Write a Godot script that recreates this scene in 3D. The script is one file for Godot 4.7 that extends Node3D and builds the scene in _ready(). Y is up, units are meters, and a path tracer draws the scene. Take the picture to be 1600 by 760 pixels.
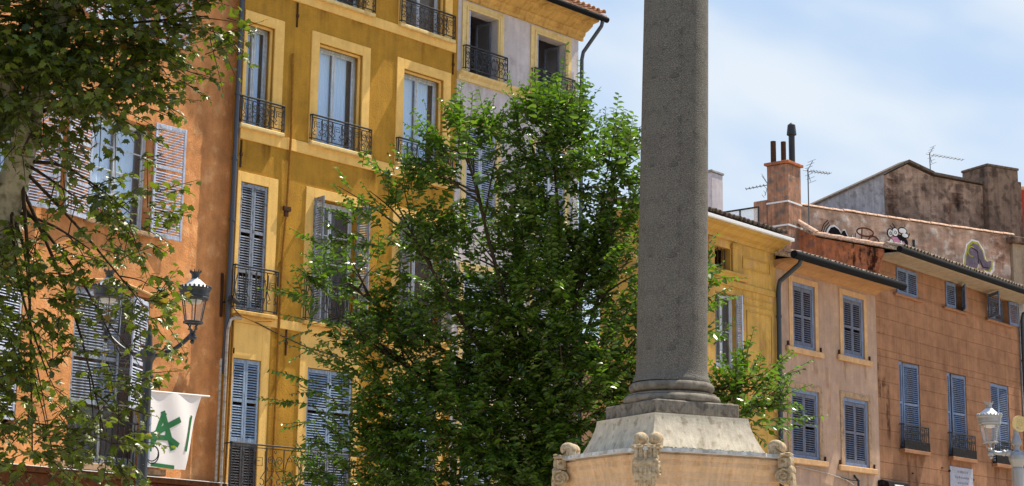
extends Node3D

# ---------------------------------------------------------------- camera model
const FOCAL := 2750.0          # in pixels of the 1600 x 760 photograph
const PITCH := 11.45
const ROLL := 0.79
const EYE := Vector3(0, 1.6, 0)
var FW: Vector3
var RT: Vector3
var UPV: Vector3
var M := {}
var NZ := []                   # seamless noise bytes, 512 x 512
var slat_cache := {}
var taken := {}
var panel_cache := {}

func ray(x: float, y: float) -> Vector3:
	return FW + RT * ((x - 800.0) / FOCAL) - UPV * ((y - 380.0) / FOCAL)

func at(x: float, y: float, d: float) -> Vector3:
	return EYE + ray(x, y) * d

# where the sight line of a pixel meets the plane w metres in front of a facade, in the facade's own axes
func loc(b: Node3D, x: float, y: float, w := 0.0) -> Vector3:
	var n: Vector3 = b.transform.basis.z
	var d := ray(x, y)
	var t: float = n.dot(b.transform.origin + n * w - EYE) / n.dot(d)
	return b.transform.affine_inverse() * (EYE + d * t)

# ---------------------------------------------------------------- mesh builder
class MB:
	var v := PackedVector3Array()
	var n := PackedVector3Array()
	var uv := PackedVector2Array()
	var col := PackedColorArray()
	var frame := Rect2()
	var ink := Color(1, 1, 1)
	var inked := false
	func tri(a: Vector3, b: Vector3, c: Vector3, out: Vector3) -> void:
		var m := (b - a).cross(c - a)
		if m.length_squared() < 1e-16: return
		m = m.normalized()
		if m.dot(out) < 0.0:
			m = -m
			v.append_array([a, b, c])
		else:
			v.append_array([a, c, b])
		n.append_array([m, m, m])
		if inked: col.append_array([ink, ink, ink])
	func quad(a: Vector3, b: Vector3, c: Vector3, d: Vector3, out: Vector3) -> void:
		tri(a, b, c, out)
		tri(a, c, d, out)
	func trin(a: Vector3, b: Vector3, c: Vector3, na: Vector3, nb: Vector3, nc: Vector3) -> void:
		if (b - a).cross(c - a).dot(na + nb + nc) > 0.0:
			v.append_array([a, c, b]); n.append_array([na, nc, nb])
		else:
			v.append_array([a, b, c]); n.append_array([na, nb, nc])
		if inked: col.append_array([ink, ink, ink])
	func quadn(a: Vector3, b: Vector3, c: Vector3, d: Vector3, na: Vector3, nb: Vector3, nc: Vector3, nd: Vector3) -> void:
		trin(a, b, c, na, nb, nc)
		trin(a, c, d, na, nc, nd)
	func box(lo: Vector3, hi: Vector3, bev := 0.0) -> void:
		var s := hi - lo
		var e: float = minf(bev, minf(s.x, minf(s.y, s.z)) * 0.45)
		for ax in 3:
			var a1 := (ax + 1) % 3
			var a2 := (ax + 2) % 3
			for sg in [-1.0, 1.0]:
				var o := Vector3.ZERO
				o[ax] = sg
				var p := []
				for k in [[0, 0], [1, 0], [1, 1], [0, 1]]:
					var q := Vector3.ZERO
					q[ax] = hi[ax] if sg > 0 else lo[ax]
					q[a1] = hi[a1] - e if k[0] == 1 else lo[a1] + e
					q[a2] = hi[a2] - e if k[1] == 1 else lo[a2] + e
					p.append(q)
				quad(p[0], p[1], p[2], p[3], o)
		if e <= 0.0: return
		for ax in 3:
			var a1 := (ax + 1) % 3
			var a2 := (ax + 2) % 3
			for s1 in [0, 1]:
				for s2 in [0, 1]:
					var c1: float = hi[a1] if s1 else lo[a1]
					var c2: float = hi[a2] if s2 else lo[a2]
					var d1: float = -e if s1 else e
					var d2: float = -e if s2 else e
					var o := Vector3.ZERO
					o[a1] = 1.0 if s1 else -1.0
					o[a2] = 1.0 if s2 else -1.0
					var p := []
					for k in 4:
						var q := Vector3.ZERO
						q[ax] = (lo[ax] + e) if (k == 0 or k == 3) else (hi[ax] - e)
						q[a1] = c1 if k < 2 else c1 + d1
						q[a2] = c2 + d2 if k < 2 else c2
						p.append(q)
					quad(p[0], p[1], p[2], p[3], o)
		for i in 8:
			var sx := i & 1
			var sy := (i >> 1) & 1
			var sz := (i >> 2) & 1
			var c := Vector3(hi.x if sx else lo.x, hi.y if sy else lo.y, hi.z if sz else lo.z)
			var dd := Vector3(-e if sx else e, -e if sy else e, -e if sz else e)
			tri(c + Vector3(0, dd.y, dd.z), c + Vector3(dd.x, 0, dd.z), c + Vector3(dd.x, dd.y, 0), -dd)
	func tube(pts: Array, r, sides := 6, caps := true) -> void:
		var rings := []
		var norms := []
		var up := Vector3.ZERO
		for i in pts.size():
			var a: Vector3 = pts[maxi(i - 1, 0)]
			var b: Vector3 = pts[mini(i + 1, pts.size() - 1)]
			var t := (b - a).normalized()
			if up == Vector3.ZERO:
				up = Vector3(0, 1, 0) if absf(t.y) < 0.9 else Vector3(1, 0, 0)
			up = (up - t * up.dot(t)).normalized()
			var side := t.cross(up)
			var rad: float = r[i] if r is Array or r is PackedFloat32Array else r
			var ring := []
			var nn := []
			for k in sides:
				var an := TAU * (k + 0.5) / sides
				var dv := up * cos(an) + side * sin(an)
				ring.append(pts[i] + dv * rad)
				nn.append(dv)
			rings.append(ring)
			norms.append(nn)
		for i in pts.size() - 1:
			for k in sides:
				var k2 := (k + 1) % sides
				if sides <= 4:
					quad(rings[i][k], rings[i][k2], rings[i + 1][k2], rings[i + 1][k], norms[i][k] + norms[i][k2])
				else:
					quadn(rings[i][k], rings[i][k2], rings[i + 1][k2], rings[i + 1][k], norms[i][k], norms[i][k2], norms[i + 1][k2], norms[i + 1][k])
		if caps:
			var t0: Vector3 = pts[0] - pts[1]
			var t1: Vector3 = pts[-1] - pts[-2]
			for k in range(1, sides - 1):
				tri(rings[0][0], rings[0][k], rings[0][k + 1], t0)
				tri(rings[-1][0], rings[-1][k], rings[-1][k + 1], t1)
	# profile: Vector2(radius, height), turned about the y axis through o
	func lathe(prof: Array, seg := 16, o := Vector3.ZERO, smooth := false) -> void:
		var pn := []
		for i in prof.size() - 1:
			var d: Vector2 = prof[i + 1] - prof[i]
			pn.append(Vector2(d.y, -d.x).normalized())
		for i in prof.size() - 1:
			var na: Vector2 = pn[i]
			var nb: Vector2 = pn[i]
			if smooth:
				if i > 0: na = (pn[i] + pn[i - 1]).normalized()
				if i < pn.size() - 1: nb = (pn[i] + pn[i + 1]).normalized()
			for k in seg:
				var p := []
				var q := []
				for kk in [[0, 0], [0, 1], [1, 1], [1, 0]]:
					var an: float = TAU * (k + kk[1]) / seg
					var pr: Vector2 = prof[i + kk[0]]
					var nr: Vector2 = nb if kk[0] else na
					p.append(o + Vector3(pr.x * cos(an), pr.y, pr.x * sin(an)))
					q.append(Vector3(nr.x * cos(an), nr.y, nr.x * sin(an)))
				quadn(p[0], p[1], p[2], p[3], q[0], q[1], q[2], q[3])
	# polygon in the xy plane, from z0 to z1
	func prism(poly: PackedVector2Array, z0: float, z1: float) -> void:
		var ix := Geometry2D.triangulate_polygon(poly)
		for i in range(0, ix.size(), 3):
			for zz in [z0, z1]:
				var p := []
				for k in 3:
					p.append(Vector3(poly[ix[i + k]].x, poly[ix[i + k]].y, zz))
				tri(p[0], p[1], p[2], Vector3(0, 0, 1 if zz == z1 else -1))
		var area := 0.0
		for i in poly.size():
			var a := poly[i]
			var b := poly[(i + 1) % poly.size()]
			area += a.x * b.y - b.x * a.y
		for i in poly.size():
			var a := poly[i]
			var b := poly[(i + 1) % poly.size()]
			var o := Vector3(b.y - a.y, a.x - b.x, 0) * signf(area)
			quad(Vector3(a.x, a.y, z0), Vector3(b.x, b.y, z0), Vector3(b.x, b.y, z1), Vector3(a.x, a.y, z1), o)
	# profile points Vector2(z, y), drawn along x
	func extr(prof: Array, x0: float, x1: float) -> void:
		var poly := PackedVector2Array(prof)
		var ix := Geometry2D.triangulate_polygon(poly)
		for i in range(0, ix.size(), 3):
			for xx in [x0, x1]:
				tri(Vector3(xx, poly[ix[i]].y, poly[ix[i]].x), Vector3(xx, poly[ix[i + 1]].y, poly[ix[i + 1]].x), Vector3(xx, poly[ix[i + 2]].y, poly[ix[i + 2]].x), Vector3(1 if xx == x1 else -1, 0, 0))
		var area := 0.0
		for i in poly.size():
			var a := poly[i]
			var b := poly[(i + 1) % poly.size()]
			area += a.x * b.y - b.x * a.y
		for i in poly.size():
			var a := poly[i]
			var b := poly[(i + 1) % poly.size()]
			var o := Vector3(0, a.x - b.x, b.y - a.y) * signf(area)
			quad(Vector3(x0, a.y, a.x), Vector3(x0, b.y, b.x), Vector3(x1, b.y, b.x), Vector3(x1, a.y, a.x), o)
	# front face of a wall with rectangular openings [u0, v0, u1, v1, depth] and their reveals
	func wall(u0: float, u1: float, v0: float, v1: float, holes: Array, z := 0.0) -> void:
		var vs := [v0, v1]
		for h in holes:
			vs.append(clampf(h[1], v0, v1)); vs.append(clampf(h[3], v0, v1))
		vs.sort()
		for i in vs.size() - 1:
			var a: float = vs[i]
			var b: float = vs[i + 1]
			if b - a < 1e-4: continue
			var m := (a + b) / 2
			var cuts := []
			for h in holes:
				if h[1] < m and h[3] > m: cuts.append([h[0], h[2]])
			cuts.sort_custom(func(p, q): return p[0] < q[0])
			var x := u0
			for c in cuts:
				if c[0] > x: quad(Vector3(x, a, z), Vector3(c[0], a, z), Vector3(c[0], b, z), Vector3(x, b, z), Vector3(0, 0, 1))
				x = maxf(x, c[1])
			if x < u1: quad(Vector3(x, a, z), Vector3(u1, a, z), Vector3(u1, b, z), Vector3(x, b, z), Vector3(0, 0, 1))
		for h in holes:
			var d: float = z - h[4]
			quad(Vector3(h[0], h[1], z), Vector3(h[0], h[3], z), Vector3(h[0], h[3], d), Vector3(h[0], h[1], d), Vector3(1, 0, 0))
			quad(Vector3(h[2], h[1], z), Vector3(h[2], h[3], z), Vector3(h[2], h[3], d), Vector3(h[2], h[1], d), Vector3(-1, 0, 0))
			quad(Vector3(h[0], h[1], z), Vector3(h[2], h[1], z), Vector3(h[2], h[1], d), Vector3(h[0], h[1], d), Vector3(0, 1, 0))
			quad(Vector3(h[0], h[3], z), Vector3(h[2], h[3], z), Vector3(h[2], h[3], d), Vector3(h[0], h[3], d), Vector3(0, -1, 0))
	func mesh() -> ArrayMesh:
		var arr := []
		arr.resize(Mesh.ARRAY_MAX)
		arr[Mesh.ARRAY_VERTEX] = v
		arr[Mesh.ARRAY_NORMAL] = n
		if frame.size.x > 0.0:
			uv.resize(v.size())
			for i in v.size():
				uv[i] = Vector2((v[i].x - frame.position.x) / frame.size.x, 1.0 - (v[i].y - frame.position.y) / frame.size.y)
			arr[Mesh.ARRAY_TEX_UV] = uv
			arr[Mesh.ARRAY_TEX_UV2] = uv
		if inked: arr[Mesh.ARRAY_COLOR] = col
		var m := ArrayMesh.new()
		m.add_surface_from_arrays(Mesh.PRIMITIVE_TRIANGLES, arr)
		return m

# ---------------------------------------------------------------- scene helpers
func numbered(s: String) -> String:
	var k: int = taken.get(s, 0)
	taken[s] = k + 1
	return s if k == 0 else "%s_%03d" % [s, k]

func tag(o: Node, label: String, category: String, group := "") -> void:
	o.set_meta("label", label)
	o.set_meta("category", category)
	if group: o.set_meta("group", group)

func thing(called: String, label: String, category: String, where := Vector3.ZERO, group := "") -> Node3D:
	var o := Node3D.new()
	o.name = numbered(called)
	add_child(o)
	o.position = where
	tag(o, label, category, group)
	return o

func part(parent: Node, called: String, m, mat: Material, where := Vector3.ZERO, turn := 0.0) -> MeshInstance3D:
	var o := MeshInstance3D.new()
	o.name = numbered(called) if parent == self else called
	o.mesh = m.mesh() if m is MB else m
	o.material_override = mat
	parent.add_child(o, true)
	o.position = where
	o.rotation.y = turn
	return o

func facade(called: String, label: String, category: String, origin: Vector3, alpha: float) -> Node3D:
	var b := thing(called, label, category)
	var a := deg_to_rad(alpha)
	b.transform = Transform3D(Basis(Vector3(sin(a), 0, -cos(a)), Vector3.UP, Vector3(cos(a), 0, sin(a))), origin)
	return b

# ---------------------------------------------------------------- materials
func make_noise() -> void:
	for cfg in [[11, 0.006, 5, 512], [12, 0.02, 4, 512], [13, 0.11, 3, 512], [14, 0.03, 4, 24], [15, 0.012, 5, 512]]:
		var f := FastNoiseLite.new()
		f.seed = cfg[0]
		f.noise_type = FastNoiseLite.TYPE_SIMPLEX_SMOOTH
		f.frequency = cfg[1]
		f.fractal_octaves = cfg[2]
		var im: Image = f.get_seamless_image(512, cfg[3])
		im.convert(Image.FORMAT_L8)
		if cfg[3] != 512: im.resize(512, 512, Image.INTERPOLATE_CUBIC)
		NZ.append(im.get_data())

func nz(k: int, x: int, y: int) -> float:
	return NZ[k][(y & 511) * 512 + (x & 511)] / 255.0

# base colour with coarse blotches, fine grain, streaks and patches of a second colour (all sRGB)
func grain(base: Color, second: Color, coarse: float, fine: float, streak: float, patch: float, shift: int) -> ImageTexture:
	var S := 512 if shift < 26 else 256
	var m := 512 / S
	var data := PackedByteArray()
	data.resize(S * S * 3)
	var a0: PackedByteArray = NZ[0]
	var a1: PackedByteArray = NZ[1]
	var a2: PackedByteArray = NZ[2]
	var a3: PackedByteArray = NZ[3]
	var a4: PackedByteArray = NZ[4]
	var i := 0
	var sh: int = shift * 7919
	for yy in S:
		for xx in S:
			var x := xx * m
			var y := yy * m
			var p := (y * 512 + x + sh) & 262143
			var q := (x * 512 + y + sh * 3) & 262143
			var k := 1.0 + coarse * (a0[p] / 127.5 - 1.0) + coarse * 0.6 * (a1[q] / 127.5 - 1.0) + fine * (a2[p] / 127.5 - 1.0) + streak * (a3[p] / 127.5 - 1.0)
			var t := clampf((a4[q] / 255.0 - (1.0 - patch)) * 5.0, 0.0, 1.0)
			data[i] = clampi(int(255.0 * lerpf(base.r, second.r, t) * k), 0, 255)
			data[i + 1] = clampi(int(255.0 * lerpf(base.g, second.g, t) * k), 0, 255)
			data[i + 2] = clampi(int(255.0 * lerpf(base.b, second.b, t) * k), 0, 255)
			i += 3
	return ImageTexture.create_from_image(Image.create_from_data(S, S, false, Image.FORMAT_RGB8, data))

var bump_tex := {}
func bump(kind: int) -> ImageTexture:
	if not bump_tex.has(kind):
		var data := PackedByteArray()
		data.resize(512 * 512)
		for p in 512 * 512:
			var w: float
			if kind == 0: w = NZ[2][p] * 0.75 + NZ[1][p] * 0.25
			else: w = NZ[2][p] * 0.35 + NZ[1][p] * 0.35 + NZ[4][p] * 0.3
			data[p] = clampi(int(w), 0, 255)
		bump_tex[kind] = ImageTexture.create_from_image(Image.create_from_data(512, 512, false, Image.FORMAT_L8, data))
	return bump_tex[kind]

func plain(c: Color, rough := 0.8, metal := 0.0) -> StandardMaterial3D:
	var m := StandardMaterial3D.new()
	m.albedo_color = c
	m.roughness = rough
	m.metallic = metal
	return m

func rgb(r: float, g: float, b: float) -> Color:
	return Color(r / 255.0, g / 255.0, b / 255.0)

func plaster(base: Color, second: Color, coarse := 0.07, fine := 0.06, streak := 0.05, patch := 0.3, tile := 3.5, relief := 0.5, shift := 1, rough := 0.92, kind := 0) -> StandardMaterial3D:
	var m := StandardMaterial3D.new()
	m.albedo_texture = grain(base, second, coarse, fine, streak, patch, shift)
	m.roughness = rough
	m.metallic_specular = 0.3
	m.uv1_triplanar = true
	m.uv1_scale = Vector3.ONE / tile
	if relief > 0.0:
		m.heightmap_enabled = true
		m.heightmap_texture = bump(kind)
		m.heightmap_scale = relief
	return m

# stains: [u, v, width, length, strength, sRGB colour]; runs of dirt hanging from (u, v), broken up by streak noise
func stained(m: StandardMaterial3D, frame: Rect2, stains: Array, mottle: float, shift: int) -> void:
	var W := 512
	var H := 512
	var data := PackedByteArray()
	data.resize(W * H * 3)
	var i := 0
	for y in H:
		for x in W:
			var k := 1.0 + mottle * (nz(0, x + shift * 31, y + shift * 57) - 0.55) * 2.0 + mottle * (nz(1, x * 2 + shift, y * 2) - 0.5)
			var by := clampi(int(k * 246.0), 0, 255)
			data[i] = by; data[i + 1] = by; data[i + 2] = by
			i += 3
	for s in stains:
		var x0 := int((s[0] - frame.position.x - s[2] * 0.5) / frame.size.x * W)
		var x1 := int((s[0] - frame.position.x + s[2] * 0.5) / frame.size.x * W)
		var y0 := int((1.0 - (s[1] - frame.position.y) / frame.size.y) * H)
		var y1 := int((1.0 - (s[1] - s[3] - frame.position.y) / frame.size.y) * H)
		var c: Color = s[5]
		for x in range(maxi(x0, 0), mini(x1, W)):
			var run := clampf((nz(3, x + shift * 17, 40) - 0.3) * 2.0, 0.0, 1.0)
			var edge := clampf(minf(x - x0, x1 - x) / maxf(3.0, (x1 - x0) * 0.18), 0.0, 1.0)
			var ylast := y0 + int((y1 - y0) * (0.45 + 0.55 * run))
			for y in range(maxi(y0, 0), mini(ylast, H)):
				var g := clampf((nz(1, x * 2, y + shift * 5) * 0.8 + nz(2, x, y) * 0.25 + run * 0.35 - 0.55) * 2.2, 0.0, 1.0)
				var t: float = s[4] * g * edge * clampf((ylast - y) / 10.0, 0.0, 1.0)
				var j := (y * W + x) * 3
				data[j] = int(lerpf(data[j], 255.0 * c.r, t))
				data[j + 1] = int(lerpf(data[j + 1], 255.0 * c.g, t))
				data[j + 2] = int(lerpf(data[j + 2], 255.0 * c.b, t))
	m.detail_enabled = true
	m.detail_blend_mode = BaseMaterial3D.BLEND_MODE_MUL
	m.detail_uv_layer = BaseMaterial3D.DETAIL_UV_2
	m.detail_albedo = ImageTexture.create_from_image(Image.create_from_data(W, H, false, Image.FORMAT_RGB8, data))

func painted_wood(c: Color, worn: Color, patch: float, shift: int) -> StandardMaterial3D:
	var m := plaster(c, worn, 0.07, 0.09, 0.10, patch, 0.9, 0.08, shift, 0.7)
	return m

func make_materials() -> void:
	make_noise()
	M.orange = plaster(rgb(210, 146, 94), rgb(222, 166, 116), 0.08, 0.05, 0.03, 0.36, 3.0, 1.6, 1, 0.92, 1)
	M.ochre = plaster(rgb(178, 133, 50), rgb(171, 127, 52), 0.05, 0.05, 0.04, 0.35, 3.0, 0.5, 2)
	M.yellow_trim = plaster(rgb(228, 186, 110), rgb(220, 178, 102), 0.04, 0.03, 0.03, 0.3, 3.0, 0.2, 3)
	M.lilac = plaster(rgb(202, 195, 199), rgb(192, 182, 184), 0.04, 0.04, 0.03, 0.3, 3.0, 0.4, 4)
	M.cream = plaster(rgb(214, 190, 136), rgb(196, 166, 104), 0.04, 0.04, 0.04, 0.3, 2.0, 0.15, 5)
	M.cornice = plaster(rgb(198, 160, 94), rgb(176, 134, 74), 0.07, 0.05, 0.06, 0.4, 1.6, 0.3, 6)
	M.small_yellow = plaster(rgb(198, 158, 84), rgb(194, 154, 100), 0.06, 0.04, 0.05, 0.4, 2.6, 0.3, 7)
	M.tan = plaster(rgb(178, 150, 132), rgb(186, 156, 130), 0.05, 0.05, 0.04, 0.35, 2.6, 0.4, 8)
	M.tan_trim = plaster(rgb(196, 158, 118), rgb(190, 160, 124), 0.06, 0.05, 0.04, 0.35, 1.5, 0.2, 9)
	M.eave_brown = plaster(rgb(166, 126, 88), rgb(150, 112, 78), 0.06, 0.05, 0.05, 0.35, 1.5, 0.2, 43)
	M.grey_stone = plaster(rgb(166, 138, 112), rgb(140, 118, 96), 0.1, 0.1, 0.06, 0.45, 1.2, 0.5, 10)
	M.brick_orange = plaster(rgb(156, 114, 86), rgb(148, 106, 80), 0.07, 0.06, 0.05, 0.35, 2.6, 0.5, 11)
	M.soffit = plaster(rgb(156, 140, 120), rgb(140, 122, 102), 0.05, 0.04, 0.05, 0.3, 1.6, 0.2, 12)
	M.side_orange = plaster(rgb(178, 112, 78), rgb(140, 98, 82), 0.1, 0.08, 0.1, 0.4, 2.2, 0.6, 13)
	M.rough_wall = plaster(rgb(182, 152, 132), rgb(206, 190, 178), 0.16, 0.09, 0.06, 0.42, 3.6, 1.2, 14, 0.95, 1)
	M.old_wall = plaster(rgb(160, 134, 116), rgb(118, 98, 86), 0.16, 0.12, 0.10, 0.45, 3.4, 1.6, 15, 0.95, 1)
	M.cement = plaster(rgb(158, 156, 160), rgb(136, 132, 134), 0.1, 0.08, 0.08, 0.4, 2.4, 0.8, 16)
	M.red_wall = plaster(rgb(170, 62, 48), rgb(150, 52, 42), 0.06, 0.05, 0.05, 0.35, 2.4, 0.4, 17)
	M.chimney = plaster(rgb(156, 116, 94), rgb(126, 110, 102), 0.14, 0.1, 0.12, 0.45, 1.6, 0.8, 18, 0.95, 1)
	M.tile = plaster(rgb(206, 166, 140), rgb(226, 204, 186), 0.14, 0.1, 0.05, 0.4, 0.7, 0.3, 19)
	M.pale_tile = plaster(rgb(176, 160, 142), rgb(108, 96, 86), 0.16, 0.12, 0.05, 0.45, 0.5, 0.3, 44)
	M.dark_tile = plaster(rgb(104, 92, 82), rgb(70, 64, 60), 0.14, 0.1, 0.05, 0.4, 0.7, 0.3, 20)
	M.granite = plaster(rgb(106, 103, 99), rgb(87, 85, 82), 0.05, 0.44, 0.04, 0.35, 0.9, 1.0, 21, 0.75)
	M.limestone = plaster(rgb(198, 188, 172), rgb(160, 146, 128), 0.1, 0.09, 0.05, 0.36, 0.8, 0.5, 22, 0.9, 1)
	M.dark_stone = plaster(rgb(128, 122, 114), rgb(100, 94, 88), 0.12, 0.12, 0.08, 0.45, 0.7, 0.5, 23, 0.9, 1)
	M.peach_stone = plaster(rgb(216, 184, 152), rgb(208, 168, 128), 0.06, 0.05, 0.05, 0.35, 0.8, 0.25, 24, 0.85)
	M.carved = plaster(rgb(182, 166, 142), rgb(150, 122, 86), 0.14, 0.10, 0.10, 0.42, 0.45, 0.7, 25, 0.9, 1)
	M.lead = plaster(rgb(204, 208, 214), rgb(176, 178, 186), 0.1, 0.06, 0.05, 0.4, 0.8, 0.2, 26, 0.5)
	M.paving = plaster(rgb(184, 172, 154), rgb(168, 156, 138), 0.1, 0.08, 0.02, 0.4, 4.0, 0.4, 27)
	M.bark_plane = plaster(rgb(178, 172, 156), rgb(128, 122, 100), 0.10, 0.05, 0.03, 0.42, 0.9, 0.5, 28, 0.85, 1)
	M.bark = plaster(rgb(70, 60, 50), rgb(50, 44, 38), 0.14, 0.12, 0.12, 0.4, 0.5, 1.0, 29, 0.95, 1)
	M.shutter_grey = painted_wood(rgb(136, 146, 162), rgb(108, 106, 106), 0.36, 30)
	M.shutter_blue = painted_wood(rgb(138, 158, 184), rgb(114, 124, 138), 0.28, 31)
	M.shutter_dark = painted_wood(rgb(84, 84, 90), rgb(60, 58, 58), 0.4, 32)
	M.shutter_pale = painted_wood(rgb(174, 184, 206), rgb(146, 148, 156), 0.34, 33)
	M.shutter_slate = painted_wood(rgb(100, 106, 124), rgb(120, 110, 100), 0.34, 34)
	M.shutter_cobalt = painted_wood(rgb(112, 128, 158), rgb(96, 108, 132), 0.26, 35)
	M.frame_white = painted_wood(rgb(188, 196, 206), rgb(160, 164, 168), 0.25, 36)
	M.frame_cream = painted_wood(rgb(206, 190, 156), rgb(180, 160, 124), 0.3, 37)
	M.brown_wood = painted_wood(rgb(92, 54, 28), rgb(70, 42, 24), 0.4, 38)
	M.iron = plain(rgb(34, 34, 38), 0.55, 0.0)
	M.rust = plaster(rgb(78, 52, 38), rgb(50, 38, 32), 0.1, 0.1, 0.1, 0.4, 0.4, 0.1, 39)
	M.pipe_dark = plain(rgb(62, 70, 84), 0.5, 0.0)
	M.pipe_green = plain(rgb(44, 54, 64), 0.5, 0.0)
	M.gutter = plain(rgb(22, 24, 28), 0.75, 0.0)
	M.gutter.metallic_specular = 0.2
	M.pipe_pale = plaster(rgb(166, 160, 152), rgb(140, 120, 100), 0.08, 0.06, 0.1, 0.4, 0.5, 0.05, 40)
	M.conduit = plaster(rgb(150, 104, 40), rgb(128, 88, 36), 0.08, 0.06, 0.1, 0.4, 0.6, 0.05, 41)
	M.cable = plain(rgb(40, 36, 34), 0.7)
	M.zinc_white = plain(rgb(214, 216, 220), 0.45)
	M.lamp_slate = plain(rgb(58, 64, 74), 0.42, 0.2)
	M.lamp_silver = plain(rgb(150, 152, 158), 0.4, 0.5)
	M.lamp_roof = plain(rgb(206, 208, 212), 0.45, 0.0)
	M.glass = StandardMaterial3D.new()
	M.glass.albedo_color = Color(0.95, 0.97, 1.0, 0.06)
	M.glass.transparency = BaseMaterial3D.TRANSPARENCY_ALPHA
	M.glass.roughness = 0.03
	M.glass_dusty = StandardMaterial3D.new()
	M.glass_dusty.albedo_color = Color(0.9, 0.93, 0.95, 0.35)
	M.glass_dusty.transparency = BaseMaterial3D.TRANSPARENCY_ALPHA
	M.glass_dusty.roughness = 0.15
	M.curtain = plain(rgb(186, 218, 252), 0.95)  # blue tint stands in for the sky reflected in the panes
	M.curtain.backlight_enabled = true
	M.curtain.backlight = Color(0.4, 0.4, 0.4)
	M.room = plain(rgb(96, 88, 80), 0.95)
	M.banner = plain(rgb(226, 226, 230), 0.85)
	M.banner.backlight_enabled = true
	M.banner.backlight = Color(0.5, 0.5, 0.5)
	M.tape = plain(rgb(14, 98, 50), 0.6)
	M.black_paint = plaster(rgb(26, 24, 28), rgb(50, 49, 52), 0.1, 0.1, 0.04, 0.32, 1.2, 1.2, 56, 0.95, 1)
	M.white_paint = plaster(rgb(226, 222, 220), rgb(210, 207, 206), 0.1, 0.1, 0.04, 0.32, 1.2, 1.2, 56, 0.95, 1)
	M.pink_paint = plaster(rgb(206, 140, 170), rgb(194, 142, 166), 0.1, 0.1, 0.04, 0.32, 1.2, 1.2, 55, 0.95, 1)
	M.brown_paint = plaster(rgb(96, 56, 44), rgb(106, 74, 65), 0.1, 0.1, 0.04, 0.32, 1.2, 1.2, 56, 0.95, 1)
	M.lime_paint = plaster(rgb(172, 168, 60), rgb(167, 164, 78), 0.1, 0.1, 0.04, 0.32, 1.2, 1.2, 55, 0.95, 1)
	M.grey_paint = plaster(rgb(116, 104, 116), rgb(122, 113, 122), 0.1, 0.1, 0.04, 0.32, 1.2, 1.2, 55, 0.95, 1)
	M.marble = plaster(rgb(160, 162, 178), rgb(140, 142, 160), 0.05, 0.03, 0.04, 0.3, 1.0, 0.05, 42, 0.6)
	M.engraved = plain(rgb(112, 112, 130), 0.8)
	M.aerial = plain(rgb(96, 98, 104), 0.45, 0.6)
	M.red_flower = plain(rgb(196, 40, 30), 0.8)
	M.moss = plain(rgb(70, 80, 34), 0.95)
	M.clay_pot = plain(rgb(150, 84, 60), 0.9)

# ---------------------------------------------------------------- joinery and ironwork
# a louvred leaf hinged at x = 0, as wide as w (negative: to the left), with slats as parts of their own or joined to the frame
func shutter(b: Node3D, u: float, v0: float, v1: float, w: float, turn: float, mat: Material, z := 0.02, rails := [0.5], single := true, called := "shutter") -> MeshInstance3D:
	var mb := MB.new()
	var st := 0.055
	var th := 0.036
	var s := signf(w)
	var aw := absf(w)
	var h := v1 - v0
	var put := func(x0: float, x1: float, y0: float, y1: float, t: float):
		var a := minf(x0 * s, x1 * s)
		var c := maxf(x0 * s, x1 * s)
		mb.box(Vector3(a, y0, -t), Vector3(c, y1, t), 0.004)
	put.call(0.003, st, 0.0, h, th / 2)
	put.call(aw - st, aw - 0.003, 0.0, h, th / 2)
	var ys := [0.0]
	for r in rails: ys.append(r * h)
	ys.append(h)
	for i in ys.size():
		var c: float = ys[i]
		var hh := 0.085 if (i == 0 or i == ys.size() - 1) else 0.07
		var y0: float = clampf(c - hh / 2, 0.002, h - hh - 0.002)
		put.call(st, aw - st, y0, y0 + hh, th / 2 - 0.003)
	# hinges
	for f in [0.12, 0.88]:
		put.call(-0.012, 0.07, h * f - 0.018, h * f + 0.018, th / 2 + 0.006)
	var sw := aw - 2 * st
	var pitch := 0.054
	var spots := []
	for i in ys.size() - 1:
		var y: float = ys[i] + 0.085
		while y < ys[i + 1] - 0.07:
			spots.append(y)
			y += pitch
	var node: MeshInstance3D
	if single:
		var key := "%.3f" % sw
		if not slat_cache.has(key):
			var q := MB.new()
			slat_shape(q, 0.0, sw, 0.0)
			slat_cache[key] = q.mesh()
		node = part(b, called, mb, mat, Vector3(u, v0, z), turn)
		for y in spots:
			var o := part(node, "slat", slat_cache[key], mat, Vector3(st if s > 0 else -aw + st, y, 0))
			o.rotation.z = (hash(Vector3(u, y, w)) % 100 - 50) * 0.00016
	else:
		for y in spots: slat_shape(mb, st if s > 0 else -aw + st, sw, y)
		node = part(b, called, mb, mat, Vector3(u, v0, z), turn)
	return node

func slat_shape(q: MB, x: float, w: float, y: float) -> void:
	var p := [Vector2(-0.015, 0.014), Vector2(-0.011, 0.018), Vector2(0.016, -0.013), Vector2(0.012, -0.017)]
	var c := []
	for e in p: c.append(Vector2(e.x, e.y + y))
	q.extr(c, x, x + w)

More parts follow.
